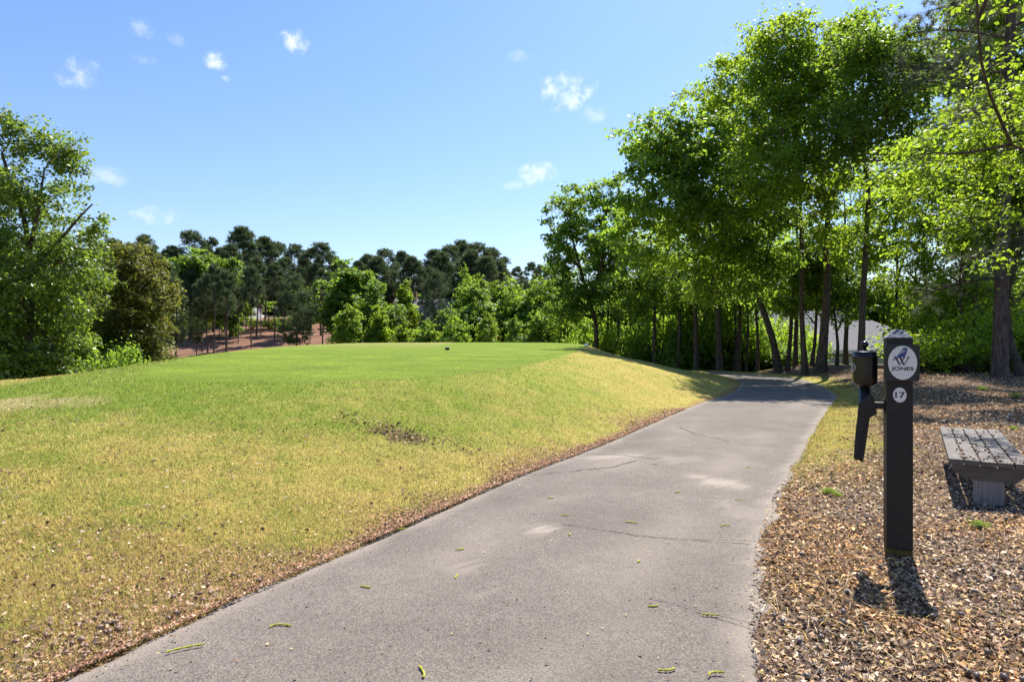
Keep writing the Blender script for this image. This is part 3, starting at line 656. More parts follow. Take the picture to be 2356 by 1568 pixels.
decid_px('hardwood_tree', 'tall leafy tree whose crown fills the corner above the long-needled pine', 27, [(2440, 890), (2430, 600), (2400, 300), (2370, 60)], 26,
         [[(2410, 380), (2330, 260), (2270, 160)], [(2390, 200), (2320, 80), (2260, 0)]],
         [(2230, 60, 80, 60), (2290, -20, 90, 80), (2330, 120, 90, 80), (2180, 150, 70, 50), (2380, 260, 90, 90), (2250, 250, 80, 50), (2300, 330, 70, 60), (2420, 60, 110, 120)], 32000, .17, 'leaf_bright', 114, WOOD)
decid_px('hardwood_tree', 'leafy tree between the bare pole and the bent trunk, seen above the garage roof', 34, [(2060, 860), (2062, 740), (2066, 620), (2060, 480)], 12, [[(2064, 640), (2100, 560), (2120, 500)], [(2062, 600), (2030, 540), (2010, 500)]],
         [(2060, 470, 70, 45), (2030, 560, 55, 35), (2110, 440, 60, 40), (2085, 380, 70, 40)], 12000, .15, 'leaf_yellow', 115, WOOD)
FILL = 'leafy trees that close the wall of the right-hand wood'
for i, (bx, by, d, cr, mt) in enumerate([(1505, 820, 40, [(1480, 600, 70, 60), (1440, 530, 60, 60), (1540, 560, 70, 60), (1500, 680, 90, 50), (1420, 650, 60, 60)], 'leaf_deep'), (1560, 830, 38, [(1560, 520, 70, 70), (1600, 600, 80, 60), (1540, 650, 80, 60), (1640, 680, 70, 50)], 'leaf_bright'),
                                          (1700, 846, 36, [(1690, 420, 70, 80), (1740, 520, 80, 70), (1680, 560, 80, 60), (1790, 620, 70, 45)], 'leaf_deep'), (1830, 852, 34, [(1850, 420, 80, 70), (1900, 480, 70, 60), (1800, 500, 70, 60), (1930, 610, 70, 40)], 'leaf_bright'),
                                          (1945, 856, 35, [(1960, 440, 70, 60), (2010, 500, 60, 50), (1960, 570, 60, 50), (2030, 600, 60, 40)], 'leaf_yellow'), (1420, 806, 45, [(1330, 640, 90, 50), (1400, 690, 90, 50), (1270, 690, 60, 50), (1450, 620, 60, 50)], 'leaf_deep'),
                                          (2290, 880, 33, [(2250, 300, 90, 80), (2180, 230, 80, 70), (2320, 220, 90, 90), (2150, 380, 70, 60), (2240, 140, 90, 80), (2120, 130, 70, 60)], 'leaf_bright')]):
    top = min(c_[1] for c_ in cr); decid_px('hardwood_tree', ['second-row tree with a dark crown right of the airy forked tree', 'second-row tree with a bright crown below the arching grey limb', 'second-row dark tree just behind the strongly leaning trunk', 'second-row bright tree behind the stoutest forked trunk', 'second-row yellow-green tree behind the straight bare pole', 'low dark second-row tree at the end of the wood next to the tee', 'second-row bright tree behind the long-needled pine'][i], d, [(bx, by), (bx + 3, by * .6 + top * .4), (.5 * bx + .5 * cr[0][0], top + 20)], 12, [], cr, 8500, .17, mt, 130 + i, FILL)
thin = [(1449, 800, 46, 1440, 640, 8), (1527, 826, 43, 1520, 620, 10), (1578, 836, 41, 1585, 640, 11), (1630, 842, 39, 1625, 600, 10), (1690, 846, 37, 1680, 620, 11), (1716, 848, 36, 1722, 640, 8),
        (1742, 850, 35, 1735, 610, 10), (1868, 858, 31, 1880, 620, 10), (1925, 860, 30, 1918, 640, 9), (1392, 806, 46, 1400, 600, 11), (1490, 815, 44, 1478, 610, 8)]
for i, (bx, by, d, tx, ty, tw) in enumerate(thin):
    decid_px('slender_tree', ('slender understory tree with a low dark crown in the right-hand wood', 'slender understory tree with a low bright crown in the right-hand wood', 'slender understory tree with a low dark crown in the right-hand wood')[i % 3], d, [(bx, by), (bx * .8 + tx * .2 + 4, by * .7 + ty * .3), (tx, ty)], tw, [],
             [(tx, ty, 62, 52), (tx + (-1) ** i * 35, ty + 55, 52, 36), (tx - (-1) ** i * 30, ty - 40, 45, 40)], 5200, .19 if d > 38 else .16, ['leaf_deep', 'leaf_bright', 'leaf_deep'][i % 3], 200 + i, 'slender understory trees')

# --- trees left of the lawn
decid_px('sweetgum_tree', 'large broad green tree left of the lawn with one branch reaching towards the sky', 27, [(62, 950), (70, 790), (60, 650), (42, 500), (25, 360)], 24,
         [[(66, 720), (20, 600), (-20, 480)], [(60, 650), (140, 570), (205, 510), (250, 482)], [(58, 620), (100, 500), (130, 400)]],
         [(15, 300, 40, 28), (55, 345, 40, 30), (100, 335, 50, 32), (150, 365, 32, 38), (160, 415, 25, 25), (50, 440, 110, 60), (235, 490, 26, 16), (195, 520, 34, 24), (60, 560, 140, 60), (150, 615, 85, 50),
          (60, 690, 130, 70), (90, 790, 110, 55), (185, 690, 45, 45), (-60, 500, 90, 150), (-40, 750, 90, 90), (40, 860, 120, 40), (140, 840, 70, 40)], 58000, .16, 'leaf_left', 121, clus=.5)
decid_px('oak_tree', 'olive-brown oak with drooping boughs between the big left tree and the pines', 33, [(300, 900), (300, 770), (295, 650)], 18, [[(300, 760), (250, 740), (210, 750)], [(298, 700), (330, 650), (350, 620)]],
         [(315, 590, 45, 35), (275, 640, 60, 45), (335, 665, 50, 60), (240, 720, 75, 50), (310, 750, 65, 55), (290, 825, 80, 40), (195, 790, 65, 50), (345, 820, 28, 30), (230, 860, 90, 30)], 45000, .16, 'leaf_olive', 122, clus=.5)
decid_px('hardwood_tree', 'low leafy green tree beneath the large left tree', 30, [(150, 930), (150, 860), (150, 800)], 10, [], [(150, 810, 90, 45), (60, 840, 80, 35), (220, 850, 60, 30)], 15000, .15, 'leaf_left', 123)

# --- pines
def pine_mesh(seed, H, crown0, rmax, nclump, per, ln, wd, flatc=.75, taper=1.2):
    """trunk, boughs and needle clumps of a loblolly-like pine, root at the origin"""
    r = np.random.default_rng(seed)
    z = np.linspace(-.4, H * .97, 16); tr = np.stack([.25 * np.sin(z * .2 + seed), .25 * np.cos(z * .17 + seed * 2), z], 1); tr[:, :2] -= tr[1, :2]
    rad = H * .0115 * (1 - .8 * np.linspace(0, 1, 16)); tv = tube(tr, rad, 8)
    u = r.random(nclump) ** .8; zc = H * (crown0 + (1 - crown0) * u); hr = rmax * np.sin(np.pi * np.clip(.16 + .80 * u, 0, 1)) ** .75 * (.35 + .65 * r.random(nclump) ** .5)
    a = r.random(nclump) * 2 * math.pi + np.arange(nclump) * 2.4
    C = np.stack([hr * np.cos(a), hr * np.sin(a), zc + .08 * hr], 1); C[0] = (0, 0, H); bv = []
    for c in C:
        az = max(H * crown0 * .9, c[2] - .28 * math.hypot(c[0], c[1]) - .25); s = np.array([np.interp(az, z, tr[:, 0]), np.interp(az, z, tr[:, 1]), az])
        bv.append(tube(smooth_poly([s, .5 * (s + c) + np.array([0, 0, -.12]), c], 5), np.linspace(.055, .014, 5), 4))
    for _ in range(4):                                                # a few dead snags below the crown
        az = H * crown0 * (.55 + .4 * r.random()); an = r.random() * 6.28; s = np.array([np.interp(az, z, tr[:, 0]), np.interp(az, z, tr[:, 1]), az])
        bv.append(tube(np.array([s, s + .6 * np.array([math.cos(an), math.sin(an), -.05]), s + 1.3 * np.array([math.cos(an), math.sin(an), .0])]), [.04, .025, .008], 3))
    n = nclump * per; idx = np.repeat(np.arange(nclump), per); cs = (rmax * .30) * (.6 + .7 * r.random(nclump))
    nt_ = max(4, per // 14); tuft = r.integers(0, nt_, n); TO = unit(r.normal(size=(nclump, nt_, 3))) * (r.random((nclump, nt_, 1)) ** .45) * np.array([1, 1, flatc])
    base = C[idx] + TO[idx, tuft] * cs[idx][:, None]
    dirn = unit(r.normal(size=(n, 3)) + np.array([0, 0, .55]) + .6 * TO[idx, tuft]); side = unit(np.cross(dirn, r.normal(size=(n, 3))))
    L = ln * (.6 + .7 * r.random(n))[:, None]
    V = np.stack([base - side * wd / 2, base + side * wd / 2, base + dirn * L], 1).reshape(-1, 3)
    tint = np.clip(.4 + .4 * (r.random((nclump, nt_))[idx, tuft] - .5) + .6 * (r.random(n) - .5) + .25 * TO[idx, tuft, 2], 0, 1)
    return tv, join(bv), (V, np.arange(3 * n).reshape(-1, 3), np.repeat(tint, 3))
def make_pine(name, label, loc, seed, H, crown0, rmax, nclump, per, ln, wd, mat='needle', group=None, **kw):
    tv, bv, nv = pine_mesh(seed, H, crown0, rmax, nclump, per, ln, wd, **kw)
    root = empty(name, loc); tag(root, label, 'tree', group)
    obj('trunk', mesh('trunk', *join([tv, bv]), M['bark_pine'], None, True), root)
    obj('crown', mesh('crown', nv[0], nv[1], M[mat], {'tint': nv[2]}), root)
    return root
PINE_GROUP = 'pines on the far hillside'; PINE_LABEL = 'tall dark pine with a bare trunk on the far hillside'
first = {}
PROTO = [(18, .42, 3.0, 66, 340), (18, .52, 2.8, 54, 340), (18, .34, 3.2, 84, 330), (18, .60, 2.5, 42, 340), (18, .26, 4.2, 90, 340)]
PINE_KIND = [('dark pine with a rounded crown over half its height, on the far hillside', 'round-crowned far pines'), ('slim dark pine with a high crown and long bare trunk on the far hillside', 'slim high-crowned far pines'),
             ('broad dark pine with a deep full crown on the far hillside', 'deep-crowned far pines'), ('bare-poled pine with only a small tufted top on the far hillside', 'small-topped far pines'), ('low-crowned pine', 'low-crowned pines')]
def far_pine(x, ytop, d, kind, wide=1.0, label=None, group=PINE_GROUP):
    if label is None: label, group = PINE_KIND[kind]
    bx = (x - CX) / FPX * d; bz = hz(bx, d); H = EYE + (CY - ytop) / FPX * d - bz; s = H / 18.6
    r = np.random.default_rng(abs(int(x * 7 + d))); rz = r.random() * 6.28; w = s * wide * (.92 + .16 * r.random())
    if kind not in first:
        h, c0, rm, nc, per = PROTO[kind]; o = make_pine('pine_tree', label, (bx, d, bz), 300 + kind, h, c0, rm, nc, per, .52, .070, group=group); first[kind] = o
        o.rotation_euler = (0, 0, rz); o.scale = (w, w, s); return o
    return copy_tree(first[kind], (bx, d, bz), rz, (w, w, s), label, group)
for a in [(225, 560, 62, 2), (262, 548, 80, 1), (330, 538, 100, 3), (300, 560, 110, 2), (395, 566, 105, 2), (440, 530, 108, 0, 1.2), (488, 545, 112, 3), (420, 600, 88, 2), (558, 522, 104, 2, 1.15), (530, 560, 96, 1),
          (610, 545, 108, 2, 1.1), (640, 556, 116, 0), (680, 560, 102, 1), (712, 575, 92, 3), (738, 556, 88, 1, 1.15), (590, 590, 85, 1), (570, 575, 118, 2), (655, 590, 96, 0), (400, 640, 76, 1, .9), (465, 640, 74, 1, .9),
          (520, 660, 72, 3), (770, 590, 112, 2), (845, 585, 112, 2), (885, 572, 108, 0, 1.25), (925, 578, 114, 2, 1.15), (960, 600, 108, 1), (1000, 574, 104, 2, 1.2), (1035, 562, 100, 0, 1.15), (1062, 553, 106, 2, 1.25),
          (1098, 558, 102, 0, 1.2), (1130, 570, 106, 2, 1.15), (1158, 590, 112, 0), (1190, 612, 130, 3), (1222, 602, 140, 1), (1245, 608, 150, 1), (1268, 596, 135, 3), (1290, 600, 140, 0), (985, 610, 118, 2), (905, 620, 100, 0), (1075, 600, 96, 2), (825, 600, 104, 2), (868, 590, 98, 2, 1.1), (948, 590, 98, 2, 1.1), (1018, 580, 92, 2, 1.1), (1085, 575, 94, 2, 1.1), (1120, 590, 92, 2, 1.1), (1150, 600, 98, 2), (700, 590, 110, 2), (790, 605, 120, 2), (350, 570, 96, 2), (510, 570, 100, 2)]:
    far_pine(*a)
# stems without much crown in view between the others
for i, (x, d) in enumerate([(378, 70), (404, 66), (436, 82), (452, 73), (478, 70), (492, 67), (505, 84), (521, 64), (548, 80), (566, 92), (578, 77), (600, 88), (618, 94), (632, 82), (650, 90), (742, 74), (752, 95), (765, 80), (388, 92), (416, 96)]):
    far_pine(x, 600 + (i * 37) % 60, d, (1, 3)[i % 2], .85)
far_pine(682, 632, 64, 4, .95, 'round low-crowned grey-green pine standing in front of the brown slope', None)
far_pine(1000, 618, 72, 4, .8, 'dark full-crowned pine in front of the house with the deck', None)
far_pine(405, 655, 66, 4, .62, 'soft grey-green pine beside the olive oak', None)
far_pine(452, 690, 70, 4, .6, 'small drooping pine below the bright green dome-shaped tree', None)

# --- far broadleaf trees: prototypes and copies
def far_proto(seed, mat, leaf, n, tall, label, group):
    r = np.random.default_rng(seed); H = 10.0; ells = []
    for k in range(9):
        z = (3.0 if tall else 1.8) + (H - (3.6 if tall else 2.4)) * (k / 8) ** .9; q = math.sin(math.pi * min(1, .22 + .70 * k / 8)); rr = (2.4 if tall else 2.9) * q
        ells.append((r.normal() * .8 * q, r.normal() * .8 * q, z, rr * .75, rr * .75, 1.35))
    return decid('broadleaf_tree', label, group, (0, 0, 0), [(0, 0, 0), (.1, .1, 4), (0, 0, 8.5)], .34, [], ells, n, leaf, mat, seed, ncl=110, clus=.75)
fp = {}
def far_tree(x, ytop, d, kind, wpx, label, group=None, zoff=0, name='broadleaf_tree'):
    spec = {'g': ('leaf_far', 401, True), 'y': ('leaf_far_yellow', 402, False), 'd': ('leaf_deep', 403, False), 'h': ('leaf_far', 404, False), 'u': ('leaf_bright', 405, True)}[kind]
    bx = (x - CX) / FPX * d; bz = hz(bx, d) + zoff; H = EYE + (CY - ytop) / FPX * d - bz; s = H / 10.6; w = (wpx / FPX * d) / 5.0
    r = np.random.default_rng(abs(int(x * 3 + d * 5))); rz = r.random() * 6.28
    if kind not in fp:
        o = far_proto(spec[1], spec[0], .32, 13000, spec[2], label, group); o.location = (bx, d, bz); o.rotation_euler = (0, 0, rz); o.scale = (w, w, s); fp[kind] = o
        if not group and 'group' in o: del o['group']
        return o
    o = copy_tree(fp[kind], (bx, d, bz), rz, (w, w, s), label, group); o.name = name
    if not group and 'group' in o: del o['group']
    return o
far_tree(440, 560, 84, 'g', 130, 'bright green dome-shaped tree among the far pines')
far_tree(530, 578, 86, 'h', 85, 'pale green tree beside the dome-shaped one, above the brown slope')
far_tree(555, 640, 104, 'u', 60, 'green tree half hiding the white hilltop house')
far_tree(520, 660, 100, 'd', 50, 'dark leafy tree in front of the white hilltop house')
far_tree(715, 640, 98, 'd', 60, 'dark leafy tree in front of the pale grey-roofed house')
far_tree(490, 575, 92, 'y', 70, 'yellow-green crown showing behind the dome-shaped tree')
far_tree(805, 588, 70, 'g', 125, 'tall bright green tree right of the brown pine-straw slope')
far_tree(862, 632, 66, 'h', 90, 'lighter green tree leaning against the tall bright one')
far_tree(800, 690, 58, 'y', 75, 'low feathery pale tree at the foot of the tall bright green one')
far_tree(765, 640, 78, 'u', 60, 'green understory tree between the pines and the tall bright one')
far_tree(935, 642, 74, 'u', 50, 'small round-topped tree in front of the chimneyed house roof')
far_tree(1090, 640, 62, 'h', 110, 'broad soft green tree right of the house with the deck')
far_tree(1070, 606, 76, 'd', 50, 'narrow dark spire-shaped tree behind the broad soft green one')
far_tree(1105, 622, 80, 'y', 55, 'yellow-green tree top behind the broad soft green one')
far_tree(1180, 632, 64, 'd', 110, 'blue-green rounded tree just left of the right-hand wood')
far_tree(1235, 640, 62, 'h', 80, 'pale grey-green tree touching the right-hand wood')
far_tree(1150, 640, 85, 'y', 80, 'pale yellow tree top behind the rounded blue-green one')
far_tree(1118, 708, 50, 'y', 62, 'bright yellow-green young tree standing alone at the crest of the tee')
far_tree(1186, 718, 51, 'h', 85, 'soft grey-green bush-like tree beside the yellow-green young tree')
far_tree(1040, 700, 54, 'd', 70, 'shaded dark tree left of the yellow-green young tree')
far_tree(985, 730, 60, 'd', 80, 'dark shrubby tree below the deck of the far house')
far_tree(935, 738, 62, 'u', 50, 'light green young tree by the sunny strip of grass')
far_tree(865, 700, 60, 'u', 60, 'leafy green tree left of the sunny strip of grass')
for i, (x, yt, d, k, wp) in enumerate([(1265, 640, 60, 'u', 110), (1310, 650, 56, 'd', 110), (1370, 640, 62, 'u', 120), (1430, 620, 64, 'u', 130), (1490, 620, 60, 'y', 120), (1560, 610, 66, 'u', 130), (1630, 600, 70, 'y', 130),
                                       (1700, 600, 74, 'u', 120), (1760, 590, 84, 'y', 130), (1850, 600, 86, 'u', 120), (1930, 610, 88, 'y', 120), (2010, 640, 90, 'u', 120), (2090, 640, 92, 'y', 120), (2170, 640, 80, 'u', 140),
                                       (2250, 620, 62, 'y', 150), (2330, 600, 56, 'u', 150), (2400, 560, 50, 'u', 160), (2480, 520, 46, 'y', 180), (2200, 680, 44, 'u', 120), (2300, 690, 40, 'y', 120), (1245, 700, 50, 'y', 80), (1290, 720, 49, 'u', 70)]):
    far_tree(x, yt, d, k, wp, {'u': 'fresh green tree deep inside the right-hand wood', 'y': 'pale yellow-green tree deep inside the right-hand wood', 'd': 'dark green tree at the left end of the right-hand wood'}[k], {'u': 'green trees deep inside the right-hand wood', 'y': 'yellow-green trees deep inside the right-hand wood', 'd': 'dark trees deep inside the right-hand wood'}[k])
for i, (x, yt, d, k, wp) in enumerate([(-60, 470, 40, 'h', 220), (30, 560, 46, 'g', 180), (130, 590, 50, 'd', 160), (200, 600, 54, 'h', 140), (-180, 400, 38, 'g', 240)]):
    far_tree(x, yt, d, k, wp, 'green tree filling the gap behind the large left tree', 'trees behind the large left tree')
for i in range(26):                                                   # wooded skyline behind everything
    x = 160 + i * 92 + (i * 53) % 40
    far_tree(x, (632 if x < 1300 else 655) + (i * 29) % 26, 165 + (i * 31) % 40, 'dhug'[i % 4], 150, 'distant tree on the wooded skyline', 'distant trees on the skyline')

# --- the long-needled pine at the right edge
def near_pine():
    d = 18.5; r = np.random.default_rng(501)
    tp = [(2300, 890), (2303, 700), (2308, 500), (2318, 300), (2324, 100), (2330, -160)]
    bx = (2300 - CX) / FPX * d; base = np.array([bx, d, hz(bx, d)])
    root = empty('longleaf_pine', base); tag(root, 'tall dark long-needled pine standing at the edge of the mulch behind the bench', 'tree')
    tr = smooth_poly([W(x, y, d) - base for x, y in tp], 24); tr[0, 2] -= .3
    rad = np.linspace(.20, .11, 24) * (1 + .5 * np.exp(-np.linspace(0, 1, 24) * 26)); tv = tube(tr, rad, 11)
    br = [[(2324, 150), (2230, 130), (2130, 118), (2020, 92)], [(2324, 170), (2220, 165), (2120, 172), (2030, 178)], [(2326, 90), (2240, 55), (2160, 40), (2070, 62)], [(2322, 200), (2250, 205), (2170, 222), (2090, 215)],
          [(2328, 20), (2250, -20), (2180, -10)], [(2330, 60), (2390, 40), (2440, 60)], [(2322, 240), (2280, 235), (2230, 250)], [(2330, -60), (2260, -80), (2200, -60)],
          [(2304, 640), (2250, 640), (2180, 665), (2150, 690)], [(2304, 610), (2260, 590), (2200, 600)], [(2303, 690), (2350, 670), (2400, 690)], [(2306, 560), (2350, 540), (2390, 560)], [(2316, 330), (2360, 300), (2410, 310)]]
    tufts = []; bv = []
    for i, b in enumerate(br):
        q = np.array([W(x, y, d) - base for x, y in b]); s = (-1) ** i * (.3 + .5 * r.random()); q[:, 1] += s * np.linspace(0, 1.6, len(q)) ; q = smooth_poly(q, 14); low = b[0][1] > 500
        bv.append(tube(q, np.linspace(.045, .012, 14), 5))
        for k in range(3, 14):
            for _ in range(2 if low else 5):
                o_ = q[k] + r.normal(size=3) * np.array([.42, .42, .26]); bv.append(tube(np.array([q[k - 1], .5 * (q[k - 1] + o_) + r.normal(size=3) * .05, o_]), [.010, .007, .005], 3)); tufts.append(o_)
    T = np.array(tufts); per = 58; n = len(T) * per; idx = np.repeat(np.arange(len(T)), per)
    ax = unit(r.normal(size=(len(T), 3)) + np.array([-.5, 0, .3])); dirn = unit(ax[idx] * .8 + r.normal(size=(n, 3)) * .75); side = unit(np.cross(dirn, r.normal(size=(n, 3)))); L = (.20 + .10 * r.random(n))[:, None]
    dirn[:, 2] -= .1; st = T[idx] + ax[idx] * (r.random(n)[:, None] - .5) * .18
    V = np.stack([st - side * .006, st + side * .006, st + dirn * L], 1).reshape(-1, 3); tint = np.clip(.5 + .5 * (r.random(len(T))[idx] - .5) + .5 * (r.random(n) - .5), 0, 1)
    obj('trunk', mesh('trunk', *join([tv] + bv), M['bark_pine'], None, True), root)
    obj('crown', mesh('crown', V, np.arange(3 * n).reshape(-1, 3), M['needle_near'], {'tint': np.repeat(tint, 3)}), root)
near_pine()

# --- shrubs
def shrub_proto(seed, mat, leaf, n):
    r = np.random.default_rng(seed); ells = [(r.normal() * .45, r.normal() * .45, .45 + .5 * r.random(), .5, .5, .42) for _ in range(7)]
    C, D = crown_points(ells, 46, r); idx = r.integers(0, 46, n); P = C[idx] + r.normal(size=(n, 3)) * .15; P[:, 2] = np.maximum(P[:, 2], .02)
    Nr = unit(np.array([0, 0, .7]) + .4 * D[idx] + .6 * r.normal(size=(n, 3))); V, F = leaf_quads(P, Nr, leaf * (.6 + .8 * r.random(n)), r)
    st = [tube(np.array([(r.normal() * .06, r.normal() * .06, -.1), c * .55 + r.normal(size=3) * .05, c]), [.014, .009, .004], 3) for c in C]
    tint = np.clip(.5 + .5 * (r.random(46)[idx] - .5) + .5 * (r.random(n) - .5), 0, 1)
    Vs, Fs = join(st)
    return mesh('stems', Vs, Fs, M['bark']), mesh('foliage', V, F, M[mat], {'tint': np.repeat(tint, 4)})
SP = [shrub_proto(601, 'leaf_yellow', .11, 1200), shrub_proto(602, 'leaf_bright', .11, 1200), shrub_proto(603, 'leaf_deep', .10, 2400)]
def shrub(x, d, w, h, k, rz, label, group):
    if 'yellow' not in label and 'dark' not in label: hue = ('yellow-green', 'fresh green', 'dark green')[k]; label = hue + ' ' + label; group = hue + ' ' + group
    bx = (x - CX) / FPX * d; root = empty('shrub', (bx, d, hz(bx, d)), rz); root.scale = (w, w, h); tag(root, label, 'shrub', group)
    obj('stems', SP[k][0], root); obj('foliage', SP[k][1], root)
r = np.random.default_rng(77)
for i in range(34):                                                   # backlit thicket behind the bench
    d = 21.5 + 7 * r.random(); shrub(2095 + 320 * r.random(), d, .9 + .7 * r.random(), .9 + .9 * r.random(), 0, r.random() * 6.28, 'backlit yellow-green shrub in the thicket behind the bench', 'shrubs behind the bench')
for i in range(60):                                                   # foot of the wood left of the garage
    u = r.random(); x = 1290 + 590 * u; d = 48 - 13 * u + 5 * r.random(); shrub(x, d, 1.1 + .9 * r.random(), (1.1 if x < 1700 else .6) + (1.0 if x < 1700 else .4) * r.random(), r.choice([1, 2, 2, 2]), r.random() * 6.28, 'leafy shrub at the foot of the right-hand wood', 'shrubs at the foot of the right-hand wood')
for i in range(20):                                                   # below the left trees
    shrub(-90 + 440 * r.random(), 25.5 + 8 * r.random(), 1.0 + .6 * r.random(), .9 + 1.3 * r.random() ** 2, 2, r.random() * 6.28, 'dark green shrub beneath the trees left of the lawn', 'shrubs beneath the left trees')
for i in range(30):                                                   # on the slope across the valley
    x = 380 + 860 * r.random(); d = 60 + 40 * r.random() if x > 760 else 92 + 14 * r.random(); shrub(x, d, 1.3 + 1.0 * r.random(), 1.1 + .9 * r.random(), r.choice([0, 1, 2]), r.random() * 6.28, 'garden shrub on the far slope under the pines', 'shrubs on the far slope')
for i in range(48):                                                   # taller saplings between the trunks
    u = r.random(); x = 1265 + 430 * u; d = 47 - 10 * u + 4 * r.random(); shrub(x, d, 1.5 + .9 * r.random(), 2.4 + 2.2 * r.random(), r.choice([1, 2, 2, 2]), r.random() * 6.28, 'tall leafy sapling filling the gaps between the trunks of the right-hand wood', 'saplings in the right-hand wood')
for i, (x, d, w, h) in enumerate([(1745, 40, 1.5, 2.2), (1775, 42, 1.4, 2.6), (1800, 39, 1.2, 1.8), (1835, 41, 1.5, 2.4), (1865, 38, 1.1, 1.5), (1720, 38, 1.4, 2.0)]):
    shrub(x, d, w, h, (0, 1)[i % 2], i * 1.3, 'thin leafy sapling standing in front of the cream house', 'saplings before the cream house')
for i in range(16):
    d = 26 + 8 * r.random(); shrub(2130 + 310 * r.random(), d, 1.3 + .7 * r.random(), 2.2 + 1.4 * r.random(), r.choice([0, 0, 1]), r.random() * 6.28, 'tall backlit sapling behind the thicket near the bench', 'saplings behind the bench')

# ------------------------------------------------------------------ houses
M['siding'] = plain('cream siding', (.50, .44, .34), .7, .3, (3, .06)); M['trim'] = plain('white trim', (.78, .77, .73), .5)
M['shingle'] = plain('grey shingles', (.175, .168, .165), .9, .2, (9, .28), (30, .6)); M['shingle_brown'] = plain('brown-grey shingles', (.20, .185, .18), .9, .2, (9, .28), (30, .6))
M['glass'] = plain('window glass', (.02, .025, .03), .06, .6); M['brown_wall'] = plain('brown boards', (.075, .055, .042), .8, .2, (4, .2)); M['deck'] = plain('deck timber', (.16, .12, .09), .8, .2, (6, .2))
M['door'] = plain('garage door paint', (.74, .70, .61), .5, .3, (2, .04)); M['lamp_black'] = plain('lantern iron', (.02, .02, .02), .4); M['brick'] = plain('chimney brick', (.22, .11, .08), .9, .2, (14, .3))
M['white_wall'] = plain('pale grey boards', (.42, .42, .41), .6, .3, (3, .04))
def roof_hip(x0, x1, y0, y1, z0, z1, ov=.5, hip=None):
    x0 -= ov; x1 += ov; y0 -= ov; y1 += ov; h = (y1 - y0) / 2 if hip is None else hip; ym = (y0 + y1) / 2; t = .18
    V = [(x0, y0, z0), (x1, y0, z0), (x1, y1, z0), (x0, y1, z0), (x0 + h, ym, z1), (x1 - h, ym, z1)]
    V += [(a, b, c_ - t) for a, b, c_ in V[:4]]
    bm = bmesh.new(); v = [bm.verts.new(p) for p in V]
    for f in ((0, 1, 5, 4), (1, 2, 5), (2, 3, 4, 5), (3, 0, 4), (0, 6, 7, 1), (1, 7, 8, 2), (2, 8, 9, 3), (3, 9, 6, 0), (6, 9, 8, 7)): bm.faces.new([v[i] for i in f])
    bmesh.ops.recalc_face_normals(bm, faces=bm.faces); return bm
def roof_gable(x0, x1, y0, y1, z0, z1, ov=.5, along='x'):
    x0 -= ov; x1 += ov; y0 -= ov; y1 += ov; t = .18
    pr = [(y0, z0), ((y0 + y1) / 2, z1), (y1, z0), (y1, z0 - t), ((y0 + y1) / 2, z1 - t - .05), (y0, z0 - t)] if along == 'x' else [(x0, z0), ((x0 + x1) / 2, z1), (x1, z0), (x1, z0 - t), ((x0 + x1) / 2, z1 - t - .05), (x0, z0 - t)]
    bm = bmesh.new()
    if along == 'x': a = [bm.verts.new((x0, p[0], p[1])) for p in pr]; b = [bm.verts.new((x1, p[0], p[1])) for p in pr]
    else: a = [bm.verts.new((p[0], y0, p[1])) for p in pr]; b = [bm.verts.new((p[0], y1, p[1])) for p in pr]
    n = len(pr)
    for i in range(n): bm.faces.new((a[i], a[(i + 1) % n], b[(i + 1) % n], b[i]))
    bm.faces.new((a[0], a[1], a[4], a[5])); bm.faces.new((a[1], a[2], a[3], a[4])); bm.faces.new((b[0], b[1], b[4], b[5])); bm.faces.new((b[1], b[2], b[3], b[4]))
    bmesh.ops.recalc_face_normals(bm, faces=bm.faces); return bm
def window(parent, x0, x1, z0, z1, y):
    w = bm_obj('window', bm_box(x0, x1, y - .03, y + .05, z0, z1), M['glass'], parent)
    bm = bmesh.new(); t = .09
    for b in ((x0 - t, x1 + t, z1, z1 + t), (x0 - t, x1 + t, z0 - t, z0), (x0 - t, x0, z0, z1), (x1, x1 + t, z0, z1), ((x0 + x1) / 2 - .03, (x0 + x1) / 2 + .03, z0, z1)): bm_box(b[0], b[1], y - .07, y + .04, b[2], b[3], 0, bm)
    bm_obj('frame', bm, M['trim'], w)
# the house right of the path: main block, garage wing in front
d = 45.0; gx0 = (1900 - CX) / FPX * d; H0 = hz(27, 48)
hs = empty('house', (gx0, d, min(H0, -.9))); tag(hs, 'cream house with pale grey shingle roofs and a garage, seen between the trunks', 'house')
zg = hs.location.z; eave = EYE - (806 - CY) / FPX * d - zg
bm_obj('wall', bm_box(-.2, 8.6, 0, 7.5, -1.5, eave - .02), M['siding'], hs)
gd = M['door']
for k in range(2):                                                    # two garage doors with clipped top corners, each of four panels
    xa = .15 + k * 2.95; xb = xa + 2.15; zt_ = eave - .62
    dr = bm_obj('garage_door', bm_prism([(xa, -.6), (xb, -.6), (xb, zt_ - .3), (xb - .28, zt_), (xa + .28, zt_), (xa, zt_ - .3)], -.035, .02), gd, hs)
    for q in range(4):
        z_a = -.3 + q * (zt_ + .1) / 4; bm_obj('door_panel', bm_box(xa + .12, xb - .12, -.055, -.03, z_a, z_a + (zt_ + .1) / 4 - .10, .012), gd, dr)
    fr = bmesh.new(); P0 = [(xa, -.6), (xa, zt_ - .3), (xa + .28, zt_), (xb - .28, zt_), (xb, zt_ - .3), (xb, -.6)]; P1 = [(xa - .16, -.6), (xa - .16, zt_ - .24), (xa + .22, zt_ + .16), (xb - .22, zt_ + .16), (xb + .16, zt_ - .24), (xb + .16, -.6)]
    for i in range(5): bm_prism([P0[i], P1[i], P1[i + 1], P0[i + 1]], -.09, .0, fr)
    bm_obj('door_frame', fr, M['trim'], dr)
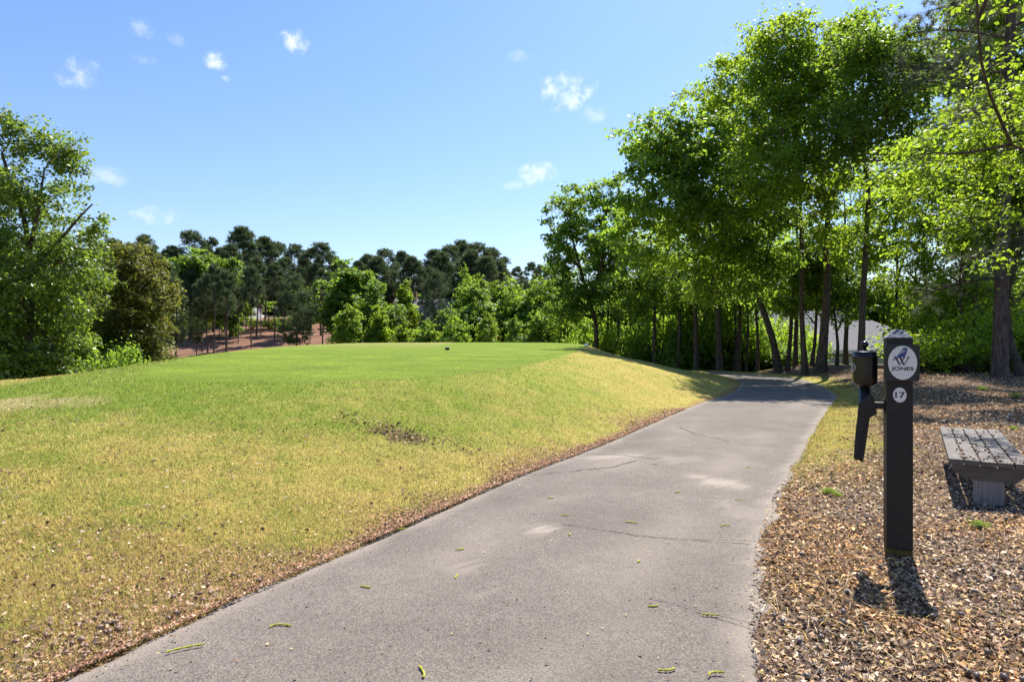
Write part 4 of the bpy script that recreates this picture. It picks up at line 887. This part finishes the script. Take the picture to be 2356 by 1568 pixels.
bm = bm_box(2.58, 2.82, -.26, -.06, eave - 1.15, eave - .80, .02); bm_prism([(2.52, eave - .80), (2.88, eave - .80), (2.70, eave - .62)], -.3, -.02, bm); bm_obj('wall_lantern', bm, M['lamp_black'], hs)
bm_obj('fascia', bm_box(-.75, 9.15, -.56, -.47, eave - .22, eave + .02), M['trim'], hs)
bm_obj('roof', roof_hip(-.2, 8.6, 0, 7.5, eave + .05, eave + 2.35, .45, 3.4), M['shingle'], hs)
bm_obj('wall', bm_box(-9.5, 9.0, 7.6, 15.5, -1.5, eave - .02), M['siding'], hs)
bm_obj('roof', roof_hip(-9.5, 9.0, 7.4, 15.5, eave + .3, eave + 3.5, .5, 2.4), M['shingle'], hs)
bm_obj('wall', bm_box(-8.5, -3.4, 4.2, 7.55, -1.5, eave + .35), M['siding'], hs)
bm_obj('roof', roof_gable(-8.5, -3.4, 4.2, 9.5, eave + .4, eave + 2.7, .4, 'y'), M['shingle'], hs)
for xx in (-7.4, -5.2): window(hs, xx, xx + 1.0, .9, 2.2, 4.18)
bm_obj('gable_board', bm_prism([(-8.4, eave + .36), (-3.5, eave + .36), (-5.95, eave + 2.3)], 4.22, 4.4), M['siding'], hs)
# the house with the deck across the valley
d = 88.0; hx0 = (905 - CX) / FPX * d; hb = hz(hx0 + 5, d)
h2 = empty('house', (hx0, d, hb)); tag(h2, 'dark brown house with grey roof, raised deck and white window across the valley', 'house')
ev = EYE + (CY - 732) / FPX * d - hb; rt_ = EYE + (CY - 682) / FPX * d - hb
bm_obj('wall', bm_box(0, 12.5, 0, 8, -1, ev), M['brown_wall'], h2); bm_obj('roof', roof_gable(0, 12.5, 0, 8, ev + .1, rt_, .5), M['shingle'], h2)
bm_obj('chimney', bm_box(1.9, 2.8, 3.4, 4.3, ev + .6, rt_ + 1.0, .03), M['brick'], h2)
for xx in (6.9, 7.7): window(h2, xx, xx + .62, ev - 2.3, ev - .3, -.02)
window(h2, 3.6, 4.6, ev - 2.1, ev - .6, -.02)
dk = bm_obj('deck', bm_box(3.0, 9.5, -2.4, -.1, ev - 2.75, ev - 2.5, .02), M['deck'], h2)
for xx in (3.1, 5.2, 7.3, 9.3): bm_obj('post', bm_box(xx - .08, xx + .08, -2.35, -2.2, -1.5, ev - 2.76), M['deck'], dk)
bm_obj('railing', bm_box(3.0, 9.5, -2.36, -2.28, ev - 1.62, ev - 1.52), M['deck'], dk)
bme = bmesh.new()
for k in range(33): bm_box(3.05 + k * .2, 3.09 + k * .2, -2.34, -2.30, ev - 2.49, ev - 1.63, 0, bme)
bm_obj('balusters', bme, M['deck'], dk)
# white house on the hilltop behind the pines
d = 122.0; hx0 = (524 - CX) / FPX * d; hb = hz(hx0 + 4, d)
h3 = empty('house', (hx0, d, hb)); tag(h3, 'white house glimpsed behind the pines at the top of the far hillside', 'house')
bm_obj('wall', bm_box(0, 4, 0, 7, -1, 2.8), M['white_wall'], h3); bm_obj('roof', roof_gable(0, 4, 0, 7, 2.9, 4.8, .4), M['shingle_brown'], h3)
for xx in (.5, 2.4): window(h3, xx, xx + 1.0, 1.2, 2.7, -.02)
d = 112.0; hx0 = (700 - CX) / FPX * d; hb = hz(hx0 + 4, d)
h4 = empty('house', (hx0, d, hb)); tag(h4, 'pale grey-roofed house glimpsed right of the round low-crowned pine', 'house')
bm_obj('wall', bm_box(0, 6, 0, 7, -1, 3.8), M['white_wall'], h4); bm_obj('roof', roof_gable(0, 6, 0, 7, 3.9, 6.4, .4), M['shingle'], h4)
for xx in (.8, 3.4): window(h4, xx, xx + 1.0, 1.4, 2.9, -.02)

# ------------------------------------------------------------------ sign post (local x to the viewer's right along its face, -y towards the viewer)
M['post'] = plain('dark brown painted timber', (.017, .0135, .0115), .6, .35, (22, .3), (60, .12)); M['cap'] = plain('weathered grey cap', (.17, .18, .20), .8, .3, (45, .55), (70, .9))
M['plate'] = plain('black sign plate', (.010, .010, .011), .42, .45); M['white'] = plain('off-white sign face', (.66, .645, .61), .5, .3, (20, .03)); M['wing'] = plain('pale wing grey', (.36, .37, .42), .5); M['blue'] = plain('bluebird blue', (.022, .052, .19), .5)
M['blue_dark'] = plain('dark navy', (.012, .020, .060), .5); M['ink'] = plain('black lettering', (.012, .011, .012), .5); M['rot'] = plain('bare mossy timber', (.10, .075, .022), .9, .1, (60, .5), (90, .6))
SPX, SPY = 2.15, 3.39; RZ = R(-24.6)
sp = empty('sign_post', (SPX, SPY, hz(SPX, SPY)), RZ); tag(sp, 'dark timber tee sign post with an oval bluebird sign and a round 17 disc', 'sign')
hw = .0625
bm_obj('post_shaft', bm_box(-hw, hw, -hw, hw, .035, 1.196, .004), M['post'], sp)
bm_obj('post_foot', bm_box(-hw + .002, hw - .002, -hw + .002, hw - .002, -.15, .0345, .004), M['rot'], sp)
bm = bmesh.new(); cap = []
rr = np.random.default_rng(4); n = 13                                   # chipped pyramid cap
grid = {}
for i in range(n):
    for j in range(n):
        u, v = i / (n - 1) * 2 - 1, j / (n - 1) * 2 - 1; e = max(abs(u), abs(v)); z = 1.197 + .040 * min(1, (1 - e) / .62)
        if e < .55: z += .012 * (rr.random() - .45)
        elif 0 < (1 - e): z += .003 * (rr.random() - .5)
        grid[i, j] = bm.verts.new((u * hw, v * hw, z))
for i in range(n - 1):
    for j in range(n - 1): bm.faces.new((grid[i, j], grid[i + 1, j], grid[i + 1, j + 1], grid[i, j + 1]))
bm_obj('post_cap', bm, M['cap'], sp)
def rounded(x0, x1, z0, z1, rad, n=5):
    out = []
    for cx_, cz_, a0 in ((x1 - rad, z1 - rad, 0), (x0 + rad, z1 - rad, 90), (x0 + rad, z0 + rad, 180), (x1 - rad, z0 + rad, 270)):
        for k in range(n + 1): a = R(a0 + 90 * k / n); out.append((cx_ + rad * math.cos(a), cz_ + rad * math.sin(a)))
    return out
def ellipse(cx_, cz_, a, b, n=56): return [(cx_ + a * math.cos(2 * math.pi * k / n), cz_ + b * math.sin(2 * math.pi * k / n)) for k in range(n)]
YF = -hw
pl = bm_obj('sign_plate', bm_prism(rounded(-.071, .089, .960, 1.159, .012), YF - .021, YF - .0005), M['plate'], sp)
OX, OZ, OA, OB = .0097, 1.060, .067, .092
bm_obj('oval_face', bm_prism(ellipse(OX, OZ, OA, OB), YF - .024, YF - .0212), M['white'], pl)
def zp(x, y): return (OX + (x - 855) / 555 * OA, OZ - (y - 790) / 650 * OB)         # position on the oval, measured on an enlargement of the photograph
def flat(name, pts, mat, parent, y, th=.0012):
    bm = bmesh.new(); vs_ = [bm.verts.new((p[0], y, p[1])) for p in pts]; f = bm.faces.new(vs_); bmesh.ops.triangulate(bm, faces=[f])
    r_ = bmesh.ops.extrude_face_region(bm, geom=bm.faces[:]); bmesh.ops.translate(bm, vec=(0, -th, 0), verts=[v for v in r_['geom'] if isinstance(v, bmesh.types.BMVert)])
    bmesh.ops.recalc_face_normals(bm, faces=bm.faces); return bm_obj(name, bm, mat, parent)
bird = [(1050, 240), (1000, 236), (985, 222), (950, 208), (910, 210), (872, 232), (848, 270), (825, 310), (790, 360), (757, 405), (715, 442), (728, 458), (700, 492), (660, 540), (620, 575), (570, 610), (510, 650), (465, 690), (490, 702),
        (540, 672), (590, 642), (650, 608), (720, 592), (790, 582), (870, 566), (930, 540), (975, 490), (1000, 420), (1009, 350), (1006, 292), (1020, 268)]
flat('bird', [zp(*p_) for p_ in bird], M['blue'], pl, YF - .0262)
flat('wing', [zp(*p_) for p_ in [(885, 295), (848, 300), (802, 360), (752, 428), (722, 482), (765, 470), (842, 424), (902, 402), (936, 370), (940, 328), (918, 302)]], M['wing'], pl, YF - .0276)
flat('feather_line', [zp(*p_) for p_ in [(906, 345), (862, 382), (815, 415), (770, 455), (800, 442), (850, 408), (908, 364)]], M['blue'], pl, YF - .0290)
flat('eye', [zp(955 + 17 * math.cos(k), 262 + 17 * math.sin(k)) for k in np.linspace(0, 6.28, 11)[:-1]], M['wing'], pl, YF - .0276)
for i, st_ in enumerate([[(545, 575), (632, 575), (770, 878), (732, 902)], [(728, 896), (758, 872), (955, 560), (908, 560)], [(712, 575), (802, 575), (932, 880), (897, 906)], [(893, 900), (924, 884), (1112, 565), (1068, 565)],
                         [(500, 546), (600, 560), (600, 580), (532, 580)], [(1040, 552), (1145, 552), (1118, 574), (1048, 574)], [(858, 552), (975, 552), (958, 572), (872, 572)]]):
    flat('letter_stroke', [zp(*p_) for p_ in st_], M['ink'], pl, YF - .0242 - .0002 * i, .001)
def text(name, s, cx_, cz_, w, h, mat, parent, y, bold=.0):
    cu = bpy.data.curves.new('lettering', 'FONT'); cu.body = s; cu.size = 1; cu.extrude = .02; cu.offset = bold; o_ = bpy.data.objects.new('lettering', cu); COL.objects.link(o_)
    dg = bpy.context.evaluated_depsgraph_get(); me = bpy.data.meshes.new_from_object(o_.evaluated_get(dg)); bpy.data.objects.remove(o_)
    co = np.array([v.co for v in me.vertices]); mn, mx_ = co.min(0), co.max(0); q = np.empty_like(co)
    q[:, 0] = cx_ + ((co[:, 0] - mn[0]) / (mx_[0] - mn[0]) - .5) * w; q[:, 2] = cz_ + ((co[:, 1] - mn[1]) / (mx_[1] - mn[1]) - .5) * h; q[:, 1] = y - (co[:, 2] - mn[2]) / max(1e-6, mx_[2] - mn[2]) * .0012
    me.vertices.foreach_set('co', q.astype(np.float32).ravel()); me.materials.clear(); me.materials.append(mat); me.update(); me.name = name
    return obj(name, me, parent)
tx, tz = zp(850, 1035); text('lettering', 'JONES', tx, tz, 860 / 555 * OA, 178 / 650 * OB, M['ink'], pl, YF - .0242, .022)
dc = bm_obj('number_disc', bm_prism(ellipse(-.002, .883, .0345, .0418), YF - .004, YF - .0005), M['blue_dark'], sp)
bm_obj('disc_face', bm_prism(ellipse(-.0005, .883, .0315, .0405), YF - .0055, YF - .0042), M['white'], dc)
text('lettering', '17', .001, .883, .046, .033, M['blue_dark'], dc, YF - .0057, .02)

# ------------------------------------------------------------------ ball washer on its arm
M['washer'] = plain('black gloss plastic', (.009, .0085, .008), .27, .38, (30, .25), (55, .03)); M['washer_badge'] = plain('badge print', (.55, .54, .50), .5); M['arm'] = plain('black iron arm', (.012, .011, .011), .5, .4, (40, .3))
bwx, bwy = -.161, 0.0
bw = empty('ball_washer', sp.location, RZ); bw.location = Vector((SPX, SPY, sp.location.z)) + Matrix.Rotation(RZ, 3, 'Z') @ Vector((bwx, bwy, 0)); tag(bw, 'black golf ball washer with ball knob, mounted beside the sign post', 'ball washer')
rb = .0640
V, F = lathe([(0, .917), (.027, .918), (.034, .921), (.052, .930), (.0605, .942), (.0625, .96), (.063, 1.00), (rb, 1.085)], 40); obj('tub', mesh('tub', V, F, M['washer'], None, True), bw)
V, F = lathe([(rb - .004, 1.084), (rb + .006, 1.0855), (rb + .0075, 1.090), (rb + .004, 1.0935), (.0605, 1.0955), (.0600, 1.114), (.0575, 1.118), (.030, 1.121), (.016, 1.124), (.011, 1.130), (.0095, 1.142), (.0, 1.1425)], 40)
lid = obj('lid', mesh('lid', V, F, M['washer'], None, True), bw)
V, F = lathe([(.0200 * math.sin(a), 1.1585 - .0200 * math.cos(a)) for a in np.linspace(.02, math.pi - .0001, 16)], 24); obj('knob', mesh('knob', V, F, M['washer'], None, True), lid)
V, F = tube(smooth_poly([(.018, -.028, 1.122), (.05, -.040, 1.128), (.062, -.012, 1.124)], 10), np.full(10, .003), 6); obj('lid_rim_clip', mesh('lid_rim_clip', V, F, M['washer'], None, True), lid)
V, F = lathe([(.0, .745), (.0265, .745), (.0275, .76), (.0275, .9185), (.0, .9187)], 24); obj('stem', mesh('stem', V, F, M['washer'], None, True), bw)
obj('arm', (lambda b: (bm_obj('arm', b, M['arm'], bw)).data)(bm_box(.026, .0975, -.016, .016, .797, .834, .003)), None) if False else bm_obj('arm', bm_box(.022, .0970, -.016, .016, .797, .834, .003), M['arm'], bw)
bm_obj('flange', bm_box(.0920, .0983, -.030, .030, .775, .856, .003), M['arm'], bw)
V, F = tube(smooth_poly([(.020, -.030, .930), (.026, -.036, .905), (.024, -.036, .878), (.016, -.034, .862)], 10), np.full(10, .0035), 6); obj('towel_hook', mesh('towel_hook', V, F, M['arm'], None, True), bw)
bd = []                                                                # round maker's badge on the left of the tub: ring, bars and small marks
def on_tub(a, z, off=.0012): return ((rb + off) * math.cos(a) - 0, (rb + off) * math.sin(a), z)
A0, ZB = R(198), 1.028
def tubpt(u, v): return on_tub(A0 + u / rb, ZB + v)
ringp = [tubpt(.0255 * math.cos(k), .0255 * math.sin(k)) for k in np.linspace(0, 2 * math.pi, 33)]; bd.append(tube(np.array(ringp), np.full(33, .0014), 4))
bd.append(tube(np.array([tubpt(u, 0) for u in np.linspace(-.024, .024, 9)]), np.full(9, .0012), 4)); bd.append(tube(np.array([tubpt(0, v) for v in np.linspace(-.024, .024, 5)]), np.full(5, .0010), 4))
for (u, v) in ((-.013, .011), (-.005, .014), (.006, .014), (.014, .010), (-.013, -.010), (-.005, -.012), (.006, -.012), (.013, -.009)):
    bd.append(tube(np.array([tubpt(u - .0022, v - .004), tubpt(u, v + .004), tubpt(u + .0022, v - .004)]), np.full(3, .0009), 4))
V, F = join(bd); obj('badge', mesh('badge', V, F, M['washer_badge']), bw)
# towel
M['towel'] = plain('dark worn towel', (.040, .034, .031), .95, .1, (120, .35), (240, .5))
tw_ = empty('towel', bw.location, RZ); tag(tw_, 'long dark folded towel hanging from the ball washer', 'towel')
def cloth(rows, th, name, parent, wav):
    """rows of (left x, right x, left z, right z, y) from top to bottom, a soft closed sheet with folds"""
    n = 13; R_ = []; m_ = 40; rows = np.array(rows, float); t_ = np.linspace(0, 1, len(rows)); T_ = np.linspace(0, 1, m_); q = np.stack([np.interp(T_, t_, rows[:, k]) for k in range(5)], 1)
    Vf, Vb = [], []
    for i in range(m_):
        for j in range(n):
            u = j / (n - 1); e = math.sin(math.pi * u); y_ = q[i, 4] + wav * math.sin(u * 7 + i * .10) * (.4 + T_[i]) ; z_ = q[i, 2] + (q[i, 3] - q[i, 2]) * u; x_ = q[i, 0] + (q[i, 1] - q[i, 0]) * u
            Vf.append((x_, y_ - th * (.25 + .75 * e), z_)); Vb.append((x_, y_ + th * (.25 + .75 * e), z_))
    V = np.array(Vf + Vb); k = m_ * n; F = []
    for i in range(m_ - 1):
        for j in range(n - 1):
            a = i * n + j; F.append((a, a + n, a + n + 1, a + 1)); F.append((k + a, k + a + 1, k + a + n + 1, k + a + n))
        a, b = i * n, i * n + n - 1; F.append((a, k + a, k + a + n, a + n)); F.append((b, b + n, k + b + n, k + b))
    for j in range(n - 1): a = j; F.append((a, a + 1, k + a + 1, k + a)); a = (m_ - 1) * n + j; F.append((a, k + a, k + a + 1, a + 1))
    return obj(name, mesh(name, V, np.array(F), M['towel'], None, True), parent)
def tz_(y): return (2394 - y) / 1759.
def tx_(x): return (x - 452) * .000486
cloth([(tx_(485), tx_(512), tz_(845), tz_(850), -.040), (tx_(445), tx_(535), tz_(880), tz_(885), -.044), (tx_(385), tx_(552), tz_(945), tz_(965), -.046), (tx_(378), tx_(569), tz_(1000), tz_(1032), -.046), (tx_(376), tx_(500), tz_(1045), tz_(1075), -.044)], .011, 'towel_fold', tw_, .003)
cloth([(tx_(380), tx_(502), tz_(955), tz_(960), -.042), (tx_(372), tx_(498), tz_(1060), tz_(1070), -.040), (tx_(350), tx_(470), tz_(1260), tz_(1270), -.036), (tx_(332), tx_(430), tz_(1488), tz_(1516), -.034)], .010, 'towel_sleeve', tw_, .004)

# ------------------------------------------------------------------ bench
def woodmat(name, a, b, axis_scale):
    m, t, p, o = newmat(name); tcn = t.nodes.new('ShaderNodeTexCoord'); mp = nd(t, 'ShaderNodeMapping'); mp.inputs['Scale'].default_value = axis_scale; t.links.new(tcn.outputs['Object'], mp.inputs['Vector'])
    n = nd(t, 'ShaderNodeTexNoise', Scale=16.0, Detail=7.0, Roughness=.7); t.links.new(mp.outputs[0], n.inputs['Vector']); n2 = nd(t, 'ShaderNodeTexNoise', Scale=5.0, Detail=3.0); t.links.new(tcn.outputs['Object'], n2.inputs['Vector'])
    mr = nd(t, 'ShaderNodeMapRange'); mr.inputs['From Min'].default_value = .32; mr.inputs['From Max'].default_value = .68; t.links.new(n.outputs['Fac'], mr.inputs['Value'])
    c = mixc(t, mr.outputs[0], a, b); c = mixc(t, .35, c, n2.outputs['Fac'], 'OVERLAY'); t.links.new(c, p.inputs['Base Color']); p.inputs['Roughness'].default_value = .75; p.inputs['Specular IOR Level'].default_value = .3
    bp = nd(t, 'ShaderNodeBump', Strength=.4, Distance=.004); t.links.new(n.outputs['Fac'], bp.inputs['Height']); t.links.new(bp.outputs[0], p.inputs['Normal']); return m
M['bench_wood'] = woodmat('weathered grey boards', (.070, .060, .052), (.155, .138, .122), (6, .35, 6)); M['bench_leg'] = woodmat('pale grey timber', (.12, .112, .105), (.23, .215, .20), (6, 6, .4)); M['bench_under'] = woodmat('weathered brown-grey timber', (.060, .050, .040), (.125, .108, .088), (.5, 6, 6))
BX, BY = 3.86, 5.05; BZ = hz(BX, BY); brz = R(-33.5)
be = empty('park_bench', (BX, BY, BZ), brz); tag(be, 'low weathered grey slatted bench without a back, littered with acorns', 'bench')
BL, BT = 1.96, .335; pw = .083; gap = .0095
for k in range(5):
    x0 = -2.5 * pw - 2 * gap + k * (pw + gap); dy = rng.normal() * .004; bm_obj('plank', bm_box(x0, x0 + pw, -BL / 2 + dy, BL / 2 + dy, BT - .036 + rng.normal() * .0015, BT + rng.normal() * .0015, .003), M['bench_wood'], be)
for s in (-1, 1):
    yy = s * (BL / 2 - .055)
    bm_obj('crosspiece', bm_prism([(-.205, BT - .040), (.205, BT - .040), (.205, BT - .075), (.145, BT - .135), (-.145, BT - .135), (-.205, BT - .075)], yy - .045, yy + .045), M['bench_under'], be)
    bm_obj('leg', bm_box(-.085, .085, s * (BL / 2 - .14) - .045, s * (BL / 2 - .14) + .045, -.12, BT - .137, .004) if False else bm_box(-.085, .085, yy - .040, yy + .040, -.15, BT - .136, .004), M['bench_leg'], be)

# ------------------------------------------------------------------ tee markers
M['marker_dark'] = plain('black tee marker', (.010, .010, .012), .4); M['marker_white'] = plain('white marker paint', (.78, .78, .76), .45)
def tee_marker(px_, d, dark, label, rz):
    x_ = (px_ - CX) / FPX * d; r_ = empty('tee_marker', (x_, d, hz(x_, d)), rz); tag(r_, label, 'tee marker', 'tee markers')
    a, b = (M['marker_dark'], M['marker_white']) if dark else (M['marker_white'], M['marker_dark'])
    bm_obj('block', bm_box(-.062, .062, -.062, .062, .0, .082, .012), a, r_)
    bm_obj('top', bm_box(-.055, .055, -.055, .055, .0825, .105, .010), b if dark else a, r_)
    bm_obj('spike', bm_box(-.008, .008, -.008, .008, -.08, -.001), M['marker_dark'], r_)
    if not dark: bm_obj('end_cap', bm_box(.0625, .082, -.045, .045, .012, .072, .006), b, r_)
tee_marker(1029, 19.7, True, 'small black tee marker block with a white top on the tee', .3)
tee_marker(1349, 24.6, False, 'small white tee marker block with a dark end at the right edge of the tee', -.4)

# ------------------------------------------------------------------ acorns, husks, catkins
M['acorn'] = plain('acorn shell', (.20, .115, .078), .45, .4, (70, .35)); M['acorn_grey'] = plain('old acorn shell', (.105, .085, .080), .5, .4, (70, .35)); M['husk'] = plain('acorn cup', (.33, .20, .12), .85, .2, (90, .4), (160, .6))
V, F = lathe([(.0004, -.0125), (.004, -.0118), (.0075, -.0085), (.0088, -.002), (.0084, .004), (.006, .0095), (.002, .0122), (.0004, .0145)], 9)
Vr = V[:, [2, 1, 0]]; AC = [mesh('acorn', Vr, F[:, ::-1], M['acorn'], None, True), mesh('acorn', Vr, F[:, ::-1], M['acorn_grey'], None, True)]
V, F = lathe([(.0004, 0), (.006, .0006), (.0105, .004), (.0115, .009), (.0098, .0092), (.0088, .0045), (.004, .002), (.0004, .0018)], 11); HU = mesh('acorn_cup', V, F, M['husk'], None, True)
r = np.random.default_rng(88)
def acorn(x, y, z, kind, label, group, s=1.0):
    if kind == 2: o = obj('acorn_cup', HU, None, (x, y, z)); o.rotation_euler = (r.normal() * .5, r.normal() * .5, r.random() * 6.28)
    else: o = obj('acorn', AC[kind], None, (x, y, z + .0075 * s)); o.rotation_euler = (0, r.normal() * .15, r.random() * 6.28)
    o.scale = (s, s, s); tag(o, label, 'acorn' if kind < 2 else 'acorn cup', group)
for i in range(85):                                                    # bottom left, beside the asphalt
    if i < 42: ix, iy = 175 + 120 * r.random(), 1440 + 105 * r.random()
    else: u = r.random(); ix, iy = 30 + 900 * u, 1568 - 340 * u - 45 * r.random() - (60 * r.random() if u < .3 else 0)
    x, y = gp(ix, min(iy, 1567)); f = fields(np.array([x]), np.array([y]))
    if f[2][0]: continue
    k = 2 if r.random() < .35 else 0; acorn(x, y, hz(x, y) + .014, k, 'brown acorn in the grass margin left of the path' if k < 2 else 'open acorn cup in the grass margin left of the path', 'acorns left of the path' if k < 2 else 'acorn cups left of the path', .75 + .4 * r.random())
cnt = 0
while cnt < 150:                                                       # in the mulch near the post
    y = 1.9 + 2.6 * r.random() ** 1.4; x = float(np.interp(y, RE[:200, 1], RE[:200, 0])) + .05 + (.9 * y - .6) * r.random()
    if abs(x - SPX) < .09 and abs(y - SPY) < .09: continue
    k = 2 if r.random() < .25 else 1; acorn(x, y, hz(x, y) + .010, k, 'dark acorn lying in the leaf mulch around the sign post' if k < 2 else 'pale acorn cup lying in the leaf mulch around the sign post', 'acorns in the mulch' if k < 2 else 'acorn cups in the mulch', .75 + .45 * r.random()); cnt += 1
for i in range(95):                                                    # on the bench: gathered at the near end and in the gaps
    u = (r.random() ** 2.0) * 1.75; lx = (r.random() - .5) * .40 + (.05 if u < .4 else 0); ly = -BL / 2 + .04 + u
    if r.random() < .5: lx = -2.5 * pw - 2 * gap + r.integers(1, 5) * (pw + gap) - gap / 2 + r.normal() * .007
    lx = max(-.21, min(.21, lx)); v = Matrix.Rotation(brz, 3, 'Z') @ Vector((lx, ly, 0)); k = r.choice([0, 1, 2, 2]); acorn(BX + v.x, BY + v.y, BZ + BT + .002, k, 'acorn lying on the weathered grey bench' if k < 2 else 'acorn cup lying on the weathered grey bench', 'acorns on the bench' if k < 2 else 'acorn cups on the bench', .6 + .35 * r.random())
nb_ = 420; ub = r.random(nb_) ** 1.8 * 1.8; lx = (r.random(nb_) - .5) * .42; lx = np.where(r.random(nb_) < .45, np.round((lx) / (pw + gap) - .5) * (pw + gap) + (pw + gap) / 2 + r.normal(size=nb_) * .006, lx); ly = -BL / 2 + .03 + ub; lx = np.clip(lx, -.21, .21)
ca, sa = math.cos(brz), math.sin(brz); A5 = litter(BX + lx * ca - ly * sa, BY + lx * sa + ly * ca, np.full(nb_, BZ + BT + .003), .006 + .018 * r.random(nb_) ** 1.6, r, tilt=.6, pal=np.array([[.20, .13, .09], [.10, .07, .05], [.32, .21, .14], [.40, .30, .22]]))
lo = obj('bench_debris', mesh('bench_debris', A5[0], A5[1], M['litter'], {'col': A5[2]})); lo['kind'] = 'stuff'; tag(lo, 'scraps of dead leaves strewn over the bench seat', 'leaf litter')
for (ix, iy, s_) in ((1905, 1140, .06), (1925, 1146, .04), (2250, 1240, .05), (2330, 1010, .05), (2260, 920, .10), (2340, 935, .12)):
    x, y = gp(ix, iy); root = empty('weed', (x, y, hz(x, y)), r.random() * 6.28); root.scale = (s_, s_, s_ * .8); tag(root, 'small green weed sprouting from the leaf mulch', 'weed', 'weeds in the mulch'); obj('stems', SP[0][0], root); obj('foliage', SP[0][1], root)
M['catkin'] = plain('yellow-green catkin', (.42, .40, .04), .8, .2, (200, .3))
for (ix, iy, ln, an) in [(640, 1448, .11, .1), (425, 1502, .16, .5), (975, 1562, .10, 1.9), (842, 1360, .07, -.4), (1450, 1208, .10, -.3), (1060, 1272, .07, .5), (1265, 1152, .06, .1), (1050, 1335, .06, 1.4), (1505, 1405, .06, .2), (1635, 1425, .09, -.1),
                         (1665, 1215, .08, .1), (1560, 1138, .06, .4), (1312, 1237, .06, 1.5), (1640, 1560, .08, .3), (920, 1224, .09, .4), (540, 1330, .10, .7), (1700, 1155, .07, .1), (1505, 1072, .06, .1), (1300, 1192, .07, .1), (1540, 1555, .08, .2), (1470, 1300, .05, 1.0), (1720, 1080, .07, .3)]:
    x, y = gp(ix, min(iy, 1566)); a = np.linspace(-.5, .5, 12); bend = (r.random() - .5) * 1.6; ln *= .85
    P = np.stack([a * ln * math.cos(an) - (a * a) * ln * bend, a * ln * math.sin(an) + a * a * ln * bend, 0 * a], 1); rad = .0036 + .0016 * np.sin(np.arange(12) * 2.2); rad[0] = rad[-1] = .001
    V, F = tube(P, rad, 5); f = fields(np.array([x]), np.array([y])); o = obj('catkin', mesh('catkin', V, F, M['catkin'], None, True), None, (x, y, (float(path_z(np.array([x]), np.array([y]))[0]) + .005) if f[2][0] else hz(x, y) + .022))
    tag(o, 'fallen yellow-green catkin lying on the path', 'catkin', 'fallen catkins on the path')
